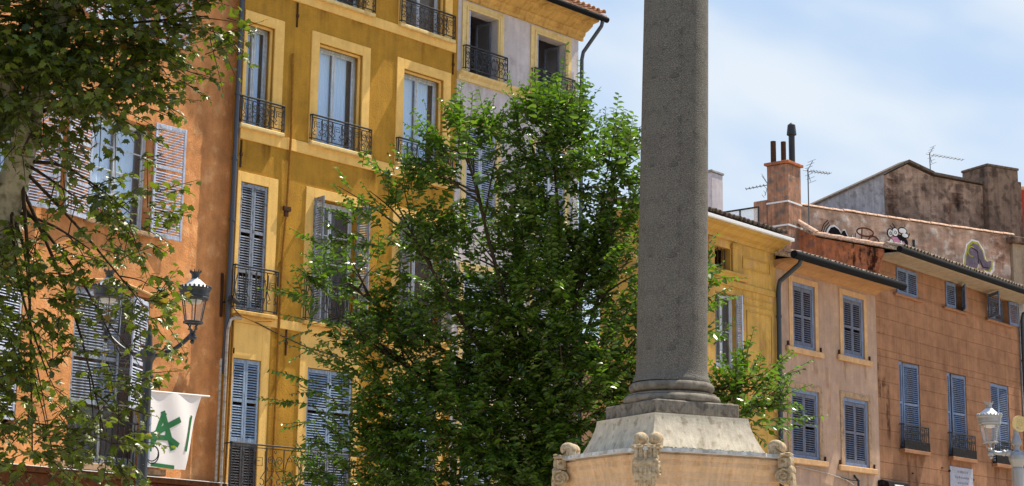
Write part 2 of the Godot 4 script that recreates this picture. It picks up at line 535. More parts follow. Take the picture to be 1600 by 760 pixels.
# glazed casement: frame, one pane per light, a curtain
func casement(b: Node3D, u0: float, u1: float, v0: float, v1: float, z: float, mat: Material, leaves := 2, rows := 1, curtain := true) -> void:
	var mb := MB.new()
	var f := 0.05
	mb.box(Vector3(u0, v0, z - 0.03), Vector3(u0 + f, v1, z + 0.03), 0.005)
	mb.box(Vector3(u1 - f, v0, z - 0.03), Vector3(u1, v1, z + 0.03), 0.005)
	mb.box(Vector3(u0 + f, v1 - f, z - 0.03), Vector3(u1 - f, v1, z + 0.03), 0.005)
	mb.box(Vector3(u0 + f, v0, z - 0.03), Vector3(u1 - f, v0 + 0.09, z + 0.03), 0.005)
	var iw := (u1 - u0 - 2 * f) / leaves
	var node := part(b, "window", mb, mat)
	for i in leaves:
		var a := u0 + f + i * iw
		var c := a + iw
		var g := MB.new()
		g.box(Vector3(a + 0.003, v0 + 0.092, z - 0.018), Vector3(a + 0.045, v1 - f - 0.002, z + 0.018), 0.004)
		g.box(Vector3(c - 0.045, v0 + 0.092, z - 0.018), Vector3(c - 0.003, v1 - f - 0.002, z + 0.018), 0.004)
		g.box(Vector3(a + 0.045, v0 + 0.092, z - 0.016), Vector3(c - 0.045, v0 + 0.15, z + 0.016), 0.004)
		g.box(Vector3(a + 0.045, v1 - f - 0.05, z - 0.016), Vector3(c - 0.045, v1 - f - 0.002, z + 0.016), 0.004)
		var gh := (v1 - f - 0.05 - v0 - 0.15) / rows
		for r in range(1, rows):
			var y := v0 + 0.15 + gh * r
			g.box(Vector3(a + 0.045, y - 0.012, z - 0.014), Vector3(c - 0.045, y + 0.012, z + 0.014), 0.003)
		part(node, "sash", g, mat)
		for r in rows:
			var y := v0 + 0.15 + gh * r
			var p := MB.new()
			p.quad(Vector3(a + 0.044, y, z), Vector3(c - 0.044, y, z), Vector3(c - 0.044, y + gh, z), Vector3(a + 0.044, y + gh, z), Vector3(0, 0, 1))
			part(node, "pane", p, M.glass)
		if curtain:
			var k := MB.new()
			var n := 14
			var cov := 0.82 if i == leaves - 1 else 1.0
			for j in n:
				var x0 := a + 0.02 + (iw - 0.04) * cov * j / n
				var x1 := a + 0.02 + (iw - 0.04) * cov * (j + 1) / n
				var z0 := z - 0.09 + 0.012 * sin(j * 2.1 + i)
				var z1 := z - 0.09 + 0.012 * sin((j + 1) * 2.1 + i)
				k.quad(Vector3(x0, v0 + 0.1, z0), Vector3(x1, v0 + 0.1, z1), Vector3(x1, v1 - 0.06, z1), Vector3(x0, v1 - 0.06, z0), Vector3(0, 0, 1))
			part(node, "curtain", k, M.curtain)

func spiral(c: Vector2, r0: float, r1: float, a0: float, a1: float, steps: int) -> Array:
	var out := []
	for i in steps + 1:
		var t := float(i) / steps
		var a := lerpf(a0, a1, t)
		out.append(c + Vector2(cos(a), sin(a)) * lerpf(r0, r1, t))
	return out

func flat3(pts: Array) -> Array:
	var o := []
	for p in pts: o.append(Vector3(p.x, p.y, 0))
	return o

# wrought panels, as wide as w and as high as h, centred on x = 0
func scroll_panel(w: float, h: float, kind: int) -> ArrayMesh:
	var key := "%.2f %.2f %d" % [w, h, kind]
	if panel_cache.has(key): return panel_cache[key]
	var mb := MB.new()
	var r := 0.0085
	if kind == 0:
		for s in [-1.0, 1.0]:
			var up := spiral(Vector2(s * w * 0.25, h * 0.74), w * 0.05, w * 0.21, 0.0 if s > 0 else PI, (-PI * 2.0 if s < 0 else PI * 3.0), 18)
			var lo := spiral(Vector2(s * w * 0.25, h * 0.24), w * 0.05, w * 0.2, 0.0 if s > 0 else PI, (PI * 3.0 if s < 0 else -PI * 2.0), 18)
			lo.reverse()
			mb.tube(flat3(up), r, 4)
			mb.tube(flat3(lo), r, 4)
			mb.tube(flat3([up[-1], Vector2(s * w * 0.06, h * 0.5), lo[0]]), r, 4)
			mb.tube(flat3([Vector2(s * w * 0.06, h * 0.5), Vector2(s * w * 0.42, h * 0.5), Vector2(s * w * 0.44, h * 0.58)]), r * 0.9, 4)
		mb.tube(flat3([Vector2(0, h * 0.9), Vector2(w * 0.07, h * 0.95), Vector2(0, h), Vector2(-w * 0.07, h * 0.95), Vector2(0, h * 0.9)]), r * 0.9, 4)
		mb.tube(flat3([Vector2(0, 0), Vector2(0, h * 0.2)]), r, 4)
	elif kind == 1:
		# square key between S bars
		var k := w * 0.26
		var cy := h * 0.66
		mb.tube(flat3([Vector2(-k, cy - k), Vector2(-k, cy + k), Vector2(k, cy + k), Vector2(k, cy - k * 0.4), Vector2(-k * 0.4, cy - k * 0.4), Vector2(-k * 0.4, cy + k * 0.45), Vector2(k * 0.45, cy + k * 0.45)]), r, 4)
		for s in [-1.0, 1.0]:
			var lo := spiral(Vector2(s * w * 0.24, h * 0.22), w * 0.05, w * 0.2, 0.0 if s < 0 else PI, (PI * 2.6 if s > 0 else -PI * 1.6), 16)
			mb.tube(flat3(lo), r, 4)
			mb.tube(flat3([lo[-1], Vector2(s * w * 0.45, h * 0.5), Vector2(s * w * 0.40, h * 0.95)]), r, 4)
	else:
		# tall lyre
		for s in [-1.0, 1.0]:
			var pts := []
			for i in 15:
				var t := i / 14.0
				pts.append(Vector2(s * w * (0.06 + 0.36 * sin(t * PI * 0.93)), h * (0.04 + 0.86 * t)))
			mb.tube(flat3(pts), r, 4)
			mb.tube(flat3(spiral(Vector2(s * w * 0.2, h * 0.78), w * 0.04, w * 0.16, 0.0, s * PI * 2.2, 14)), r * 0.9, 4)
			mb.tube(flat3(spiral(Vector2(s * w * 0.17, h * 0.3), w * 0.03, w * 0.13, PI, PI - s * PI * 2.2, 14)), r * 0.9, 4)
		mb.tube(flat3([Vector2(0, 0), Vector2(0, h * 0.55)]), r, 4)
	panel_cache[key] = mb.mesh()
	return panel_cache[key]

func railing(b: Node3D, u0: float, u1: float, v0: float, v1: float, z: float, step := 0.3, kinds := [0, 1], ends := true) -> void:
	var mb := MB.new()
	mb.box(Vector3(u0, v1 - 0.03, z - 0.022), Vector3(u1, v1, z + 0.022), 0.004)
	mb.box(Vector3(u0, v1 - 0.085, z - 0.008), Vector3(u1, v1 - 0.068, z + 0.008))
	mb.box(Vector3(u0, v0 + 0.03, z - 0.01), Vector3(u1, v0 + 0.05, z + 0.01))
	for u in [u0, u1]:
		mb.box(Vector3(u - 0.011, v0, z - 0.011), Vector3(u + 0.011, v1 - 0.03, z + 0.011))
		if ends:
			mb.box(Vector3(u - 0.011, v1 - 0.028, -0.05), Vector3(u + 0.011, v1 - 0.005, z - 0.022))
			mb.box(Vector3(u - 0.009, v0 + 0.031, -0.05), Vector3(u + 0.009, v0 + 0.049, z - 0.012))
			mb.tube([Vector3(u, v0 + 0.05, z * 0.45), Vector3(u, v1 - 0.03, z * 0.45)], 0.008, 4)
	var node := part(b, "balcony_railing", mb, M.iron)
	var n := maxi(1, roundi((u1 - u0) / step))
	var w := (u1 - u0) / n
	for i in n:
		var m := scroll_panel(w, v1 - v0 - 0.135, kinds[i % kinds.size()])
		part(node, "scroll_panel", m, M.iron, Vector3(u0 + w * (i + 0.5), v0 + 0.05, z))
		if i > 0:
			var q := MB.new()
			q.box(Vector3(-0.008, 0, -0.008), Vector3(0.008, v1 - v0 - 0.135, 0.008))
			part(node, "upright", q, M.iron, Vector3(u0 + w * i, v0 + 0.05, z))

func sill(b: Node3D, u0: float, u1: float, top: float, thick: float, out: float, mat: Material, called := "sill") -> void:
	var mb := MB.new()
	mb.frame = Rect2(u0, top - thick, u1 - u0, thick)
	mb.box(Vector3(u0, top - thick, 0.0025), Vector3(u1, top, out), 0.018)
	part(b, called, mb, mat)

# flat band round an opening, proud of the wall
func surround(b: Node3D, u0: float, u1: float, v0: float, v1: float, hu0: float, hu1: float, hv1: float, out: float, mat: Material) -> void:
	var mb := MB.new()
	mb.box(Vector3(u0, v0, -0.02), Vector3(hu0, v1, out), 0.004)
	mb.box(Vector3(hu1, v0, -0.02), Vector3(u1, v1, out), 0.004)
	mb.box(Vector3(hu0, hv1, -0.02), Vector3(hu1, v1, out - 0.001), 0.004)
	part(b, "window_surround", mb, mat)

func tile_mesh(r: float, r2: float, len: float) -> ArrayMesh:
	var mb := MB.new()
	var n := 7
	var t := 0.016
	for k in n:
		var a := PI * k / n
		var c := PI * (k + 1) / n
		var da := Vector3(cos(a), sin(a), 0)
		var dc := Vector3(cos(c), sin(c), 0)
		var e := Vector3(0, 0, -len)
		mb.quadn(da * r, dc * r, dc * r2 + e, da * r2 + e, da, dc, dc, da)
		mb.quadn(da * (r - t), dc * (r - t), dc * (r2 - t) + e, da * (r2 - t) + e, -da, -dc, -dc, -da)
		mb.quad(da * r, dc * r, dc * (r - t), da * (r - t), Vector3(0, 0, 1))
	for s in [-1.0, 1.0]:
		mb.quad(Vector3(s * r, 0, 0), Vector3(s * (r - t), 0, 0), Vector3(s * (r2 - t), 0, -len), Vector3(s * r2, 0, -len), Vector3(0, -1, 0))
	return mb.mesh()

# one-sided roof: a sheet rising from the eave, with a row of half-round tiles along it
func roof(b: Node3D, u0: float, u1: float, z0: float, v0: float, slope: float, back: float, step: float, mat: Material, called := "roof") -> void:
	var mb := MB.new()
	var v1 := v0 + slope * (z0 + back)
	mb.extr([Vector2(z0 - 0.06, v0), Vector2(-back, v1), Vector2(-back, v1 - 0.12), Vector2(z0 - 0.06, v0 - 0.09)], u0, u1)
	var node := part(b, called, mb, mat)
	var n := int((u1 - u0) / step)
	var tm := tile_mesh(step * 0.44, step * 0.38, 0.5)
	var rg := RandomNumberGenerator.new()
	rg.seed = int(u0 * 100 + 5000)
	for i in n:
		var o := part(node, "tile", tm, mat, Vector3(u0 + (i + 0.5) * step, v0 + 0.012, z0 + rg.randf_range(-0.02, 0.02)))
		o.rotation = Vector3(atan(slope), rg.randf_range(-0.04, 0.04), rg.randf_range(-0.05, 0.05))

func gutter(b: Node3D, u0: float, u1: float, z: float, v: float, r := 0.075) -> MeshInstance3D:
	var mb := MB.new()
	mb.tube([Vector3(u0, v, z), Vector3(u1, v, z)], r, 10)
	return part(b, "gutter", mb, M.gutter)

func shell(mb: MB, u0: float, u1: float, top: float, top_back: float, depth: float) -> void:
	for u in [u0, u1]:
		mb.quad(Vector3(u, 0, 0), Vector3(u, 0, -depth), Vector3(u, top_back, -depth), Vector3(u, top, 0), Vector3(-1 if u == u0 else 1, 0, 0))
	mb.quad(Vector3(u0, 0, -depth), Vector3(u1, 0, -depth), Vector3(u1, top_back, -depth), Vector3(u0, top_back, -depth), Vector3(0, 0, -1))
	mb.quad(Vector3(u0, top, 0), Vector3(u1, top, 0), Vector3(u1, top_back, -depth), Vector3(u0, top_back, -depth), Vector3(0, 1, 0))

func _ready() -> void:
	# ------------------------------------------------ camera, sky, sun
	var p := deg_to_rad(PITCH)
	var r := deg_to_rad(ROLL)
	FW = Vector3(0, sin(p), -cos(p))
	var up0 := Vector3(0, cos(p), sin(p))
	RT = Vector3(1, 0, 0) * cos(r) + up0 * sin(r)
	UPV = -Vector3(1, 0, 0) * sin(r) + up0 * cos(r)
	var cam := Camera3D.new()
	cam.name = "camera"
	cam.transform = Transform3D(Basis(RT, UPV, -FW), EYE)
	cam.fov = rad_to_deg(2.0 * atan(380.0 / FOCAL))
	cam.near = 0.1
	cam.far = 900.0
	cam.current = true
	add_child(cam)
	var env := Environment.new()
	env.background_mode = Environment.BG_SKY
	env.tonemap_mode = Environment.TONE_MAPPER_LINEAR
	env.tonemap_exposure = 1.5
	env.sdfgi_enabled = true
	env.ssao_enabled = true
	env.ssil_enabled = true
	var sky := Sky.new()
	sky.sky_material = make_sky()
	env.sky = sky
	var we := WorldEnvironment.new()
	we.name = "environment"
	we.environment = env
	add_child(we)
	var sun := DirectionalLight3D.new()
	sun.name = "sun"
	var beta := deg_to_rad(58.0)
	var el := deg_to_rad(60.0)
	var to_sun := Vector3(sin(beta) * cos(el), sin(el), -cos(beta) * cos(el))
	sun.transform = Transform3D(Basis.looking_at(-to_sun, Vector3.UP), Vector3(0, 40, 0))
	sun.light_energy = 1.6
	sun.light_color = Color(1.0, 0.95, 0.86)
	sun.light_angular_distance = 0.5
	sun.shadow_enabled = true
	add_child(sun)
	# ------------------------------------------------ the place
	make_materials()
	var g := MB.new()
	g.quad(Vector3(-300, 0, -300), Vector3(300, 0, -300), Vector3(300, 0, 300), Vector3(-300, 0, 300), Vector3.UP)
	var ground := part(self, "ground", g, M.paving)
	ground.set_meta("kind", "structure")
	build_orange_house()
	build_yellow_house()
	build_lilac_house()
	build_right_houses()
	build_rooftops()
	build_fountain()
	build_lamps()
	build_banner()
	build_round_tree()
	build_plane_tree()
	build_added_trees()

func make_sky() -> PanoramaSkyMaterial:
	var W := 2048
	var H := 1024
	var f := FastNoiseLite.new()
	f.seed = 5
	f.noise_type = FastNoiseLite.TYPE_SIMPLEX_SMOOTH
	f.fractal_octaves = 5
	f.frequency = 1.0
	var data := PackedFloat32Array()
	data.resize(W * H * 3)
	for y in H:
		var e := (0.5 - (y + 0.5) / H) * PI
		var se := sin(e)
		for x in W:
			var i := (y * W + x) * 3
			if e < -0.02:
				data[i] = 0.34; data[i + 1] = 0.32; data[i + 2] = 0.29
				continue
			var az := ((x + 0.5) / W - 0.5) * TAU
			var t := pow(1.0 - clampf(se, 0.0, 1.0), 2.0)
			var c := Vector3(0.20, 0.34, 0.58).lerp(Vector3(0.52, 0.60, 0.675), t)
			var ce := cos(e)
			var q := Vector3(sin(az) * ce, se, -cos(az) * ce)
			# streaks that run up to the right
			var s1 := f.get_noise_3d(q.x * 2.2 + q.y * 1.2, q.y * 9.0 - q.x * 2.6, q.z * 2.2)
			var s2 := f.get_noise_3d(q.x * 7.0 + 9.0, q.y * 16.0 - q.x * 4.0, q.z * 7.0)
			var s3 := f.get_noise_3d(q.x * 22.0 + q.y * 8.0, q.y * 46.0 - q.x * 14.0, q.z * 22.0)
			var k := clampf((s1 * 0.8 + 0.3 * s2 + 0.08 * s3 + 0.18) * 1.3, 0.0, 1.0)
			k = k * k * (3.0 - 2.0 * k) * 0.7
			c = c.lerp(Vector3(0.60, 0.635, 0.66), k)
			data[i] = c.x; data[i + 1] = c.y; data[i + 2] = c.z
	var im := Image.create_from_data(W, H, false, Image.FORMAT_RGBF, data.to_byte_array())
	var m := PanoramaSkyMaterial.new()
	m.panorama = ImageTexture.create_from_image(im)
	return m

# ---------------------------------------------------------------- houses on the left
func tie_bar(b: Node3D, u: float, v0: float, v1: float) -> void:
	var mb := MB.new()
	mb.box(Vector3(u - 0.016, v0, 0.003), Vector3(u + 0.016, v1, 0.035), 0.004)
	mb.box(Vector3(u - 0.03, (v0 + v1) / 2 - 0.05, 0.004), Vector3(u + 0.03, (v0 + v1) / 2 + 0.02, 0.05), 0.006)
	part(b, "wall_tie", mb, M.rust)

func pipe(b: Node3D, called: String, pts: Array, rad: float, mat: Material, rings := []) -> void:
	var mb := MB.new()
	mb.tube(pts, rad, 10)
	var node := part(b, called, mb, mat)
	for v in rings:
		var q := MB.new()
		q.lathe([Vector2(rad, v[1] - 0.03), Vector2(rad + 0.014, v[1] - 0.026), Vector2(rad + 0.014, v[1] + 0.026), Vector2(rad, v[1] + 0.03)], 10, Vector3(v[0], 0, v[2]))
		part(node, "pipe_collar", q, mat)

func build_yellow_house() -> void:
	var b := facade("townhouse", "tall ochre yellow townhouse with pale yellow window surrounds and scrolled iron railings", "house", Vector3(-5.7378, 0, -35.6111), 43.5)
	var cols := [[0.1, 0.82], [2.08, 3.35], [4.63, 5.9]]
	var outer := [[-0.0, 1.08], [1.85, 3.58], [4.4, 6.14]]
	var holes := []
	for c in 3:
		holes.append([cols[c][0], 14.58, cols[c][1], 16.95, 0.3])
		holes.append([cols[c][0], 11.26, cols[c][1], 13.56, 0.3])
		holes.append([cols[c][0], 7.32, cols[c][1], 10.06, 0.22])
		holes.append([cols[c][0], 3.58, cols[c][1], 6.36, 0.16])
	var mb := MB.new()
	mb.frame = Rect2(-0.2, 0, 6.8, 18)
	mb.wall(0, 6.35, 0, 17.9, holes)
	shell(mb, 0, 6.35, 17.9, 19.6, 9)
	var st := []
	var rg := RandomNumberGenerator.new()
	rg.seed = 3
	var dirt := rgb(128, 112, 92)
	for row in [14.33, 10.97, 7.1]:
		for k in 13:
			st.append([rg.randf_range(0.1, 6.2), row, rg.randf_range(0.3, 0.9), rg.randf_range(0.2, 0.7), rg.randf_range(0.15, 0.4), dirt])
	st.append([0.55, 10.97, 1.0, 0.7, 0.4, rgb(150, 140, 124)])
	st.append([1.6, 7.0, 0.8, 2.0, 0.45, rgb(150, 136, 110)])
	stained(M.ochre, mb.frame, st, 0.05, 3)
	part(b, "wall", mb, M.ochre)
	# string courses
	for v in [[14.33, 14.56], [10.97, 11.23], [7.10, 7.29]]:
		var q := MB.new()
		q.box(Vector3(0.005, v[0], -0.02), Vector3(6.28, v[1], 0.035), 0.008)
		part(b, "string_course", q, M.yellow_trim)
	for c in 3:
		surround(b, outer[c][0] + 0.004, outer[c][1], 14.565, 17.2, cols[c][0] - 0.003, cols[c][1] + 0.003, 16.953, 0.03, M.yellow_trim)
		surround(b, outer[c][0] + 0.004, outer[c][1], 11.235, 13.79, cols[c][0] - 0.003, cols[c][1] + 0.003, 13.563, 0.03, M.yellow_trim)
		surround(b, outer[c][0] + 0.004, outer[c][1], 7.295, 10.27, cols[c][0] - 0.003, cols[c][1] + 0.003, 10.063, 0.026, M.yellow_trim)
		surround(b, outer[c][0] + 0.004, outer[c][1] - 0.05, 3.5, 7.095, cols[c][0] - 0.003, cols[c][1] + 0.003, 6.363, 0.026, M.yellow_trim)
		# a thin inner step round the two upper rows
		for v in [[14.575, 16.95], [11.25, 13.56]]:
			var q := MB.new()
			q.box(Vector3(cols[c][1] - 0.05, v[0], -0.1), Vector3(cols[c][1] + 0.001, v[1], -0.06), 0.003)
			q.box(Vector3(cols[c][0] - 0.001, v[0], -0.1), Vector3(cols[c][0] + 0.05, v[1], -0.06), 0.003)
			q.box(Vector3(cols[c][0] + 0.05, v[1] - 0.05, -0.1), Vector3(cols[c][1] - 0.05, v[1] + 0.001, -0.06), 0.003)
			part(b, "inner_reveal", q, M.yellow_trim)
		var w0: float = outer[c][0] + (0.0 if c else -0.06)
		var w1: float = outer[c][1] + 0.04
		sill(b, w0, w1, 14.6, 0.085, 0.13, M.cream)
		sill(b, w0, w1, 11.28, 0.085, 0.13, M.cream)
		sill(b, w0, w1, 7.34, 0.09, 0.14, M.cornice)
		railing(b, w0 + 0.02, w1 - 0.02, 14.62, 15.2, 0.11, 0.3, [0, 1])
		railing(b, w0 + 0.02, w1 - 0.02, 11.30, 11.88, 0.11, 0.3, [1, 0] if c else [1, 0, 0])
		railing(b, w0 + 0.02, w1 - 0.02, 7.36, 8.28, 0.12, 0.3, [2, 1])
		casement(b, cols[c][0] + 0.001, cols[c][1] - 0.001, 11.27, 13.55, -0.25, M.frame_white, 2, 1)
		casement(b, cols[c][0] + 0.001, cols[c][1] - 0.001, 14.59, 16.94, -0.26, M.frame_white, 2, 2, false)
	# second floor shutters: one pair closed, two pairs open
	shutter(b, 0.105, 7.38, 10.05, 0.355, 0, M.shutter_grey, -0.02, [0.3, 0.62])
	shutter(b, 0.815, 7.38, 10.05, -0.355, 0, M.shutter_grey, -0.02, [0.3, 0.62])
	for c in [1, 2]:
		shutter(b, cols[c][0] + 0.02, 7.38, 10.05, 0.36, deg_to_rad(-97), M.shutter_grey, 0.03, [0.3, 0.62], c == 1)
		shutter(b, cols[c][1] - 0.02, 7.38, 10.05, -0.36, deg_to_rad(100), M.shutter_grey, 0.03, [0.3, 0.62], false)
		casement(b, cols[c][0] + 0.001, cols[c][1] - 0.001, 7.33, 10.05, -0.2, M.frame_white, 2, 4, false)
	# first floor: blue leaves above the railing, darker weathered leaves below it
	for c in 3:
		var hw: float = (cols[c][1] - cols[c][0]) / 2 - 0.004
		shutter(b, cols[c][0] + 0.003, 4.66, 6.355, hw, 0, M.shutter_blue, -0.03, [0.5], c < 2)
		shutter(b, cols[c][1] - 0.003, 4.66, 6.355, -hw, 0, M.shutter_blue, -0.03, [0.5], c < 2)
		shutter(b, cols[c][0] + 0.003, 3.6, 4.645, hw, 0, M.shutter_dark if c == 0 else M.shutter_grey, -0.03, [], false)
		shutter(b, cols[c][1] - 0.003, 3.6, 4.645, -hw, 0, M.shutter_dark if c == 0 else M.shutter_grey, -0.03, [], false)
	sill(b, -0.1, 6.3, 3.57, 0.14, 0.36, M.grey_stone, "balcony_slab")
	railing(b, -0.06, 6.26, 3.6, 4.62, 0.3, 0.45, [2, 1, 0])
	for t in [[1.42, 13.75, 14.3], [0.06, 10.35, 10.94], [6.2, 13.78, 14.3], [1.46, 6.55, 7.1]]:
		tie_bar(b, t[0], t[1], t[2])
	pipe(b, "conduit", [Vector3(1.31, 13.12, 0.05), Vector3(1.33, 11.4, 0.075), Vector3(1.31, 9.75, 0.05), Vector3(1.24, 8.6, 0.05), Vector3(1.22, 7.3, 0.06), Vector3(1.2, 3.6, 0.05)], 0.026, M.conduit)
	pipe(b, "conduit", [Vector3(0.03, 7.2, 0.05), Vector3(0.03, 5.2, 0.05), Vector3(0.0, 3.7, 0.05)], 0.024, M.conduit)
	var cl := MB.new()
	cl.box(Vector3(1.2, 9.62, 0.03), Vector3(1.4, 9.72, 0.1), 0.01)
	cl.box(Vector3(1.24, 9.5, 0.03), Vector3(1.34, 9.62, 0.09), 0.01)
	part(b, "conduit_clamp", cl, M.rust)
	var hp := MB.new()
	hp.box(Vector3(0.03, 6.44, 0.028), Vector3(0.11, 6.56, 0.036), 0.002)
	part(b, "number_plate", hp, M.black_paint)
	# rain pipe at the joint with the orange house; a paler pipe bends out of it lower down
	pipe(b, "drainpipe", [Vector3(-0.12, 17.7, 0.05), Vector3(-0.12, 8.9, 0.05), Vector3(-0.12, 7.2, 0.05), Vector3(-0.15, 6.0, 0.03)], 0.055, M.pipe_dark, [[-0.12, 13.2, 0.05], [-0.12, 11.9, 0.05], [-0.12, 10.5, 0.05], [-0.12, 9.2, 0.05]])
	pipe(b, "drainpipe", [Vector3(0.2, 7.17, 0.1), Vector3(0.02, 7.17, 0.12), Vector3(-0.1, 7.1, 0.13), Vector3(-0.15, 6.9, 0.12), Vector3(-0.16, 6.5, 0.12), Vector3(-0.15, 3.0, 0.12)], 0.032, M.pipe_pale)
	pipe(b, "drainpipe", [Vector3(-0.24, 6.3, 0.05), Vector3(-0.22, 3.0, 0.05)], 0.03, M.pipe_pale)
	pipe(b, "cable", [Vector3(-0.3, 7.5, 0.2), Vector3(0.1, 7.22, 0.16), Vector3(0.7, 7.12, 0.05), Vector3(1.3, 6.95, 0.05), Vector3(2.0, 6.78, 0.05), Vector3(3.0, 6.66, 0.05)], 0.012, M.cable)
	pipe(b, "cable", [Vector3(0.0, 7.24, 0.15), Vector3(0.5, 7.14, 0.14), Vector3(0.95, 7.2, 0.15), Vector3(1.15, 7.35, 0.06)], 0.014, M.conduit)
	roof(b, -0.05, 6.4, 0.95, 18.0, 0.28, 6.0, 0.21, M.tile)
	var ev := MB.new()
	ev.extr([Vector2(-0.02, 17.6), Vector2(0.1, 17.62), Vector2(0.3, 17.8), Vector2(0.85, 17.86), Vector2(0.85, 17.9), Vector2(-0.02, 17.9)], 0.003, 6.347)
	part(b, "cornice", ev, M.cornice)

func build_lilac_house() -> void:
	var b := facade("townhouse", "pale lilac townhouse with ochre cornice and tiled eave, dark open top windows", "house", Vector3(-5.7378, 0, -35.6111), 43.5)
	var cols := [[6.7, 7.72], [9.12, 10.22]]
	var holes := []
	for c in cols:
		holes.append([c[0], 13.98, c[1], 15.52, 0.28])
		for v in [[10.4, 12.65], [6.9, 9.15], [3.6, 5.9]]: holes.append([c[0], v[0], c[1], v[1], 0.14])
	var mb := MB.new()
	mb.frame = Rect2(6.3, 0, 4.6, 16.5)
	mb.wall(6.353, 10.72, 0, 16.3, holes)
	shell(mb, 6.353, 10.72, 16.3, 18.0, 9)
	stained(M.lilac, mb.frame, [[7.2, 13.75, 1.4, 0.8, 0.3, rgb(150, 140, 136)], [9.0, 13.75, 1.6, 1.0, 0.3, rgb(150, 140, 136)]], 0.07, 8)
	part(b, "wall", mb, M.lilac)
	for c in cols:
		var w0: float = c[0] - 0.22
		var w1: float = c[1] + 0.2
		surround(b, w0, w1, 13.92, 15.70, c[0] - 0.003, c[1] + 0.003, 15.523, 0.035, M.cream)
		var q := MB.new()
		q.box(Vector3(c[0] - 0.09, 13.93, 0.036), Vector3(c[0] - 0.05, 15.6, 0.055), 0.006)
		q.box(Vector3(c[1] + 0.05, 13.93, 0.036), Vector3(c[1] + 0.09, 15.6, 0.055), 0.006)
		q.box(Vector3(c[0] - 0.05, 15.57, 0.036), Vector3(c[1] + 0.05, 15.6, 0.055), 0.006)
		part(b, "window_moulding", q, M.cream)
		railing(b, w0 + 0.02, w1 + 0.02, 13.97, 14.58, 0.14, 0.28, [0, 2])
		# glazed leaves standing open into the room
		for k in 2:
			var lf := MB.new()
			var s: float = 1.0 if k == 0 else -1.0
			var gw := 0.44
			for e in [[0.0, 0.05], [gw - 0.05, gw]]:
				lf.box(Vector3(minf(s * e[0], s * e[1]), 0, -0.018), Vector3(maxf(s * e[0], s * e[1]), 1.5, 0.018), 0.003)
			for e in [[0.0, 0.09], [0.72, 0.76], [1.44, 1.5]]:
				lf.box(Vector3(minf(s * 0.05, s * (gw - 0.05)), e[0], -0.016), Vector3(maxf(s * 0.05, s * (gw - 0.05)), e[1], 0.016), 0.003)
			var nd := part(b, "window", lf, M.shutter_slate, Vector3(c[0] + 0.03 if k == 0 else c[1] - 0.03, 13.99, -0.2), deg_to_rad(75 if k == 0 else -78))
			var pn := MB.new()
			pn.quad(Vector3(s * 0.05, 0.08, 0), Vector3(s * (gw - 0.05), 0.08, 0), Vector3(s * (gw - 0.05), 1.45, 0), Vector3(s * 0.05, 1.45, 0), Vector3(0, 0, 1))
			part(nd, "pane", pn, M.glass)
		# board shutter folded against the left jamb
		var jb := MB.new()
		jb.box(Vector3(c[0] + 0.004, 13.99, -0.15), Vector3(c[0] + 0.05, 15.5, 0.03), 0.004)
		part(b, "shutter", jb, M.shutter_pale)
		for v in [[10.42, 12.64], [6.92, 9.14], [3.62, 5.89]]:
			var hw: float = (c[1] - c[0]) / 2 - 0.004
			shutter(b, c[0] + 0.003, v[0], v[1], hw, 0, M.shutter_pale, -0.03, [0.5], false)
			shutter(b, c[1] - 0.003, v[0], v[1], -hw, 0, M.shutter_pale, -0.03, [0.5], false)
			surround(b, c[0] - 0.16, c[1] + 0.16, v[0] - 0.12, v[1] + 0.18, c[0] - 0.003, c[1] + 0.003, v[1] + 0.013, 0.03, M.cream)
	var band := MB.new()
	band.extr([Vector2(-0.02, 13.7), Vector2(0.05, 13.72), Vector2(0.06, 13.8), Vector2(0.14, 13.86), Vector2(0.16, 13.91), Vector2(-0.02, 13.91)], 6.36, 10.74)
	part(b, "string_course", band, M.cream)
	var co := MB.new()
	co.extr([Vector2(-0.02, 15.74), Vector2(0.05, 15.745), Vector2(0.05, 15.83), Vector2(0.11, 15.87), Vector2(0.13, 15.95), Vector2(0.2, 15.97), Vector2(0.36, 16.06), Vector2(0.38, 16.12), Vector2(0.56, 16.14), Vector2(0.6, 16.2), Vector2(-0.02, 16.2)], 6.3, 10.86)
	part(b, "cornice", co, M.cornice)
	roof(b, 6.3, 11.0, 0.78, 16.32, 0.28, 6.0, 0.2, M.tile)
	gutter(b, 6.2, 11.02, 0.72, 16.2, 0.075)
	pipe(b, "drainpipe", [Vector3(10.86, 16.16, 0.7), Vector3(10.86, 16.02, 0.66), Vector3(10.75, 15.4, 0.14), Vector3(10.74, 15.2, 0.1), Vector3(10.74, 3, 0.1)], 0.05, M.pipe_dark, [[10.74, 14.2, 0.1], [10.74, 12.4, 0.1]])

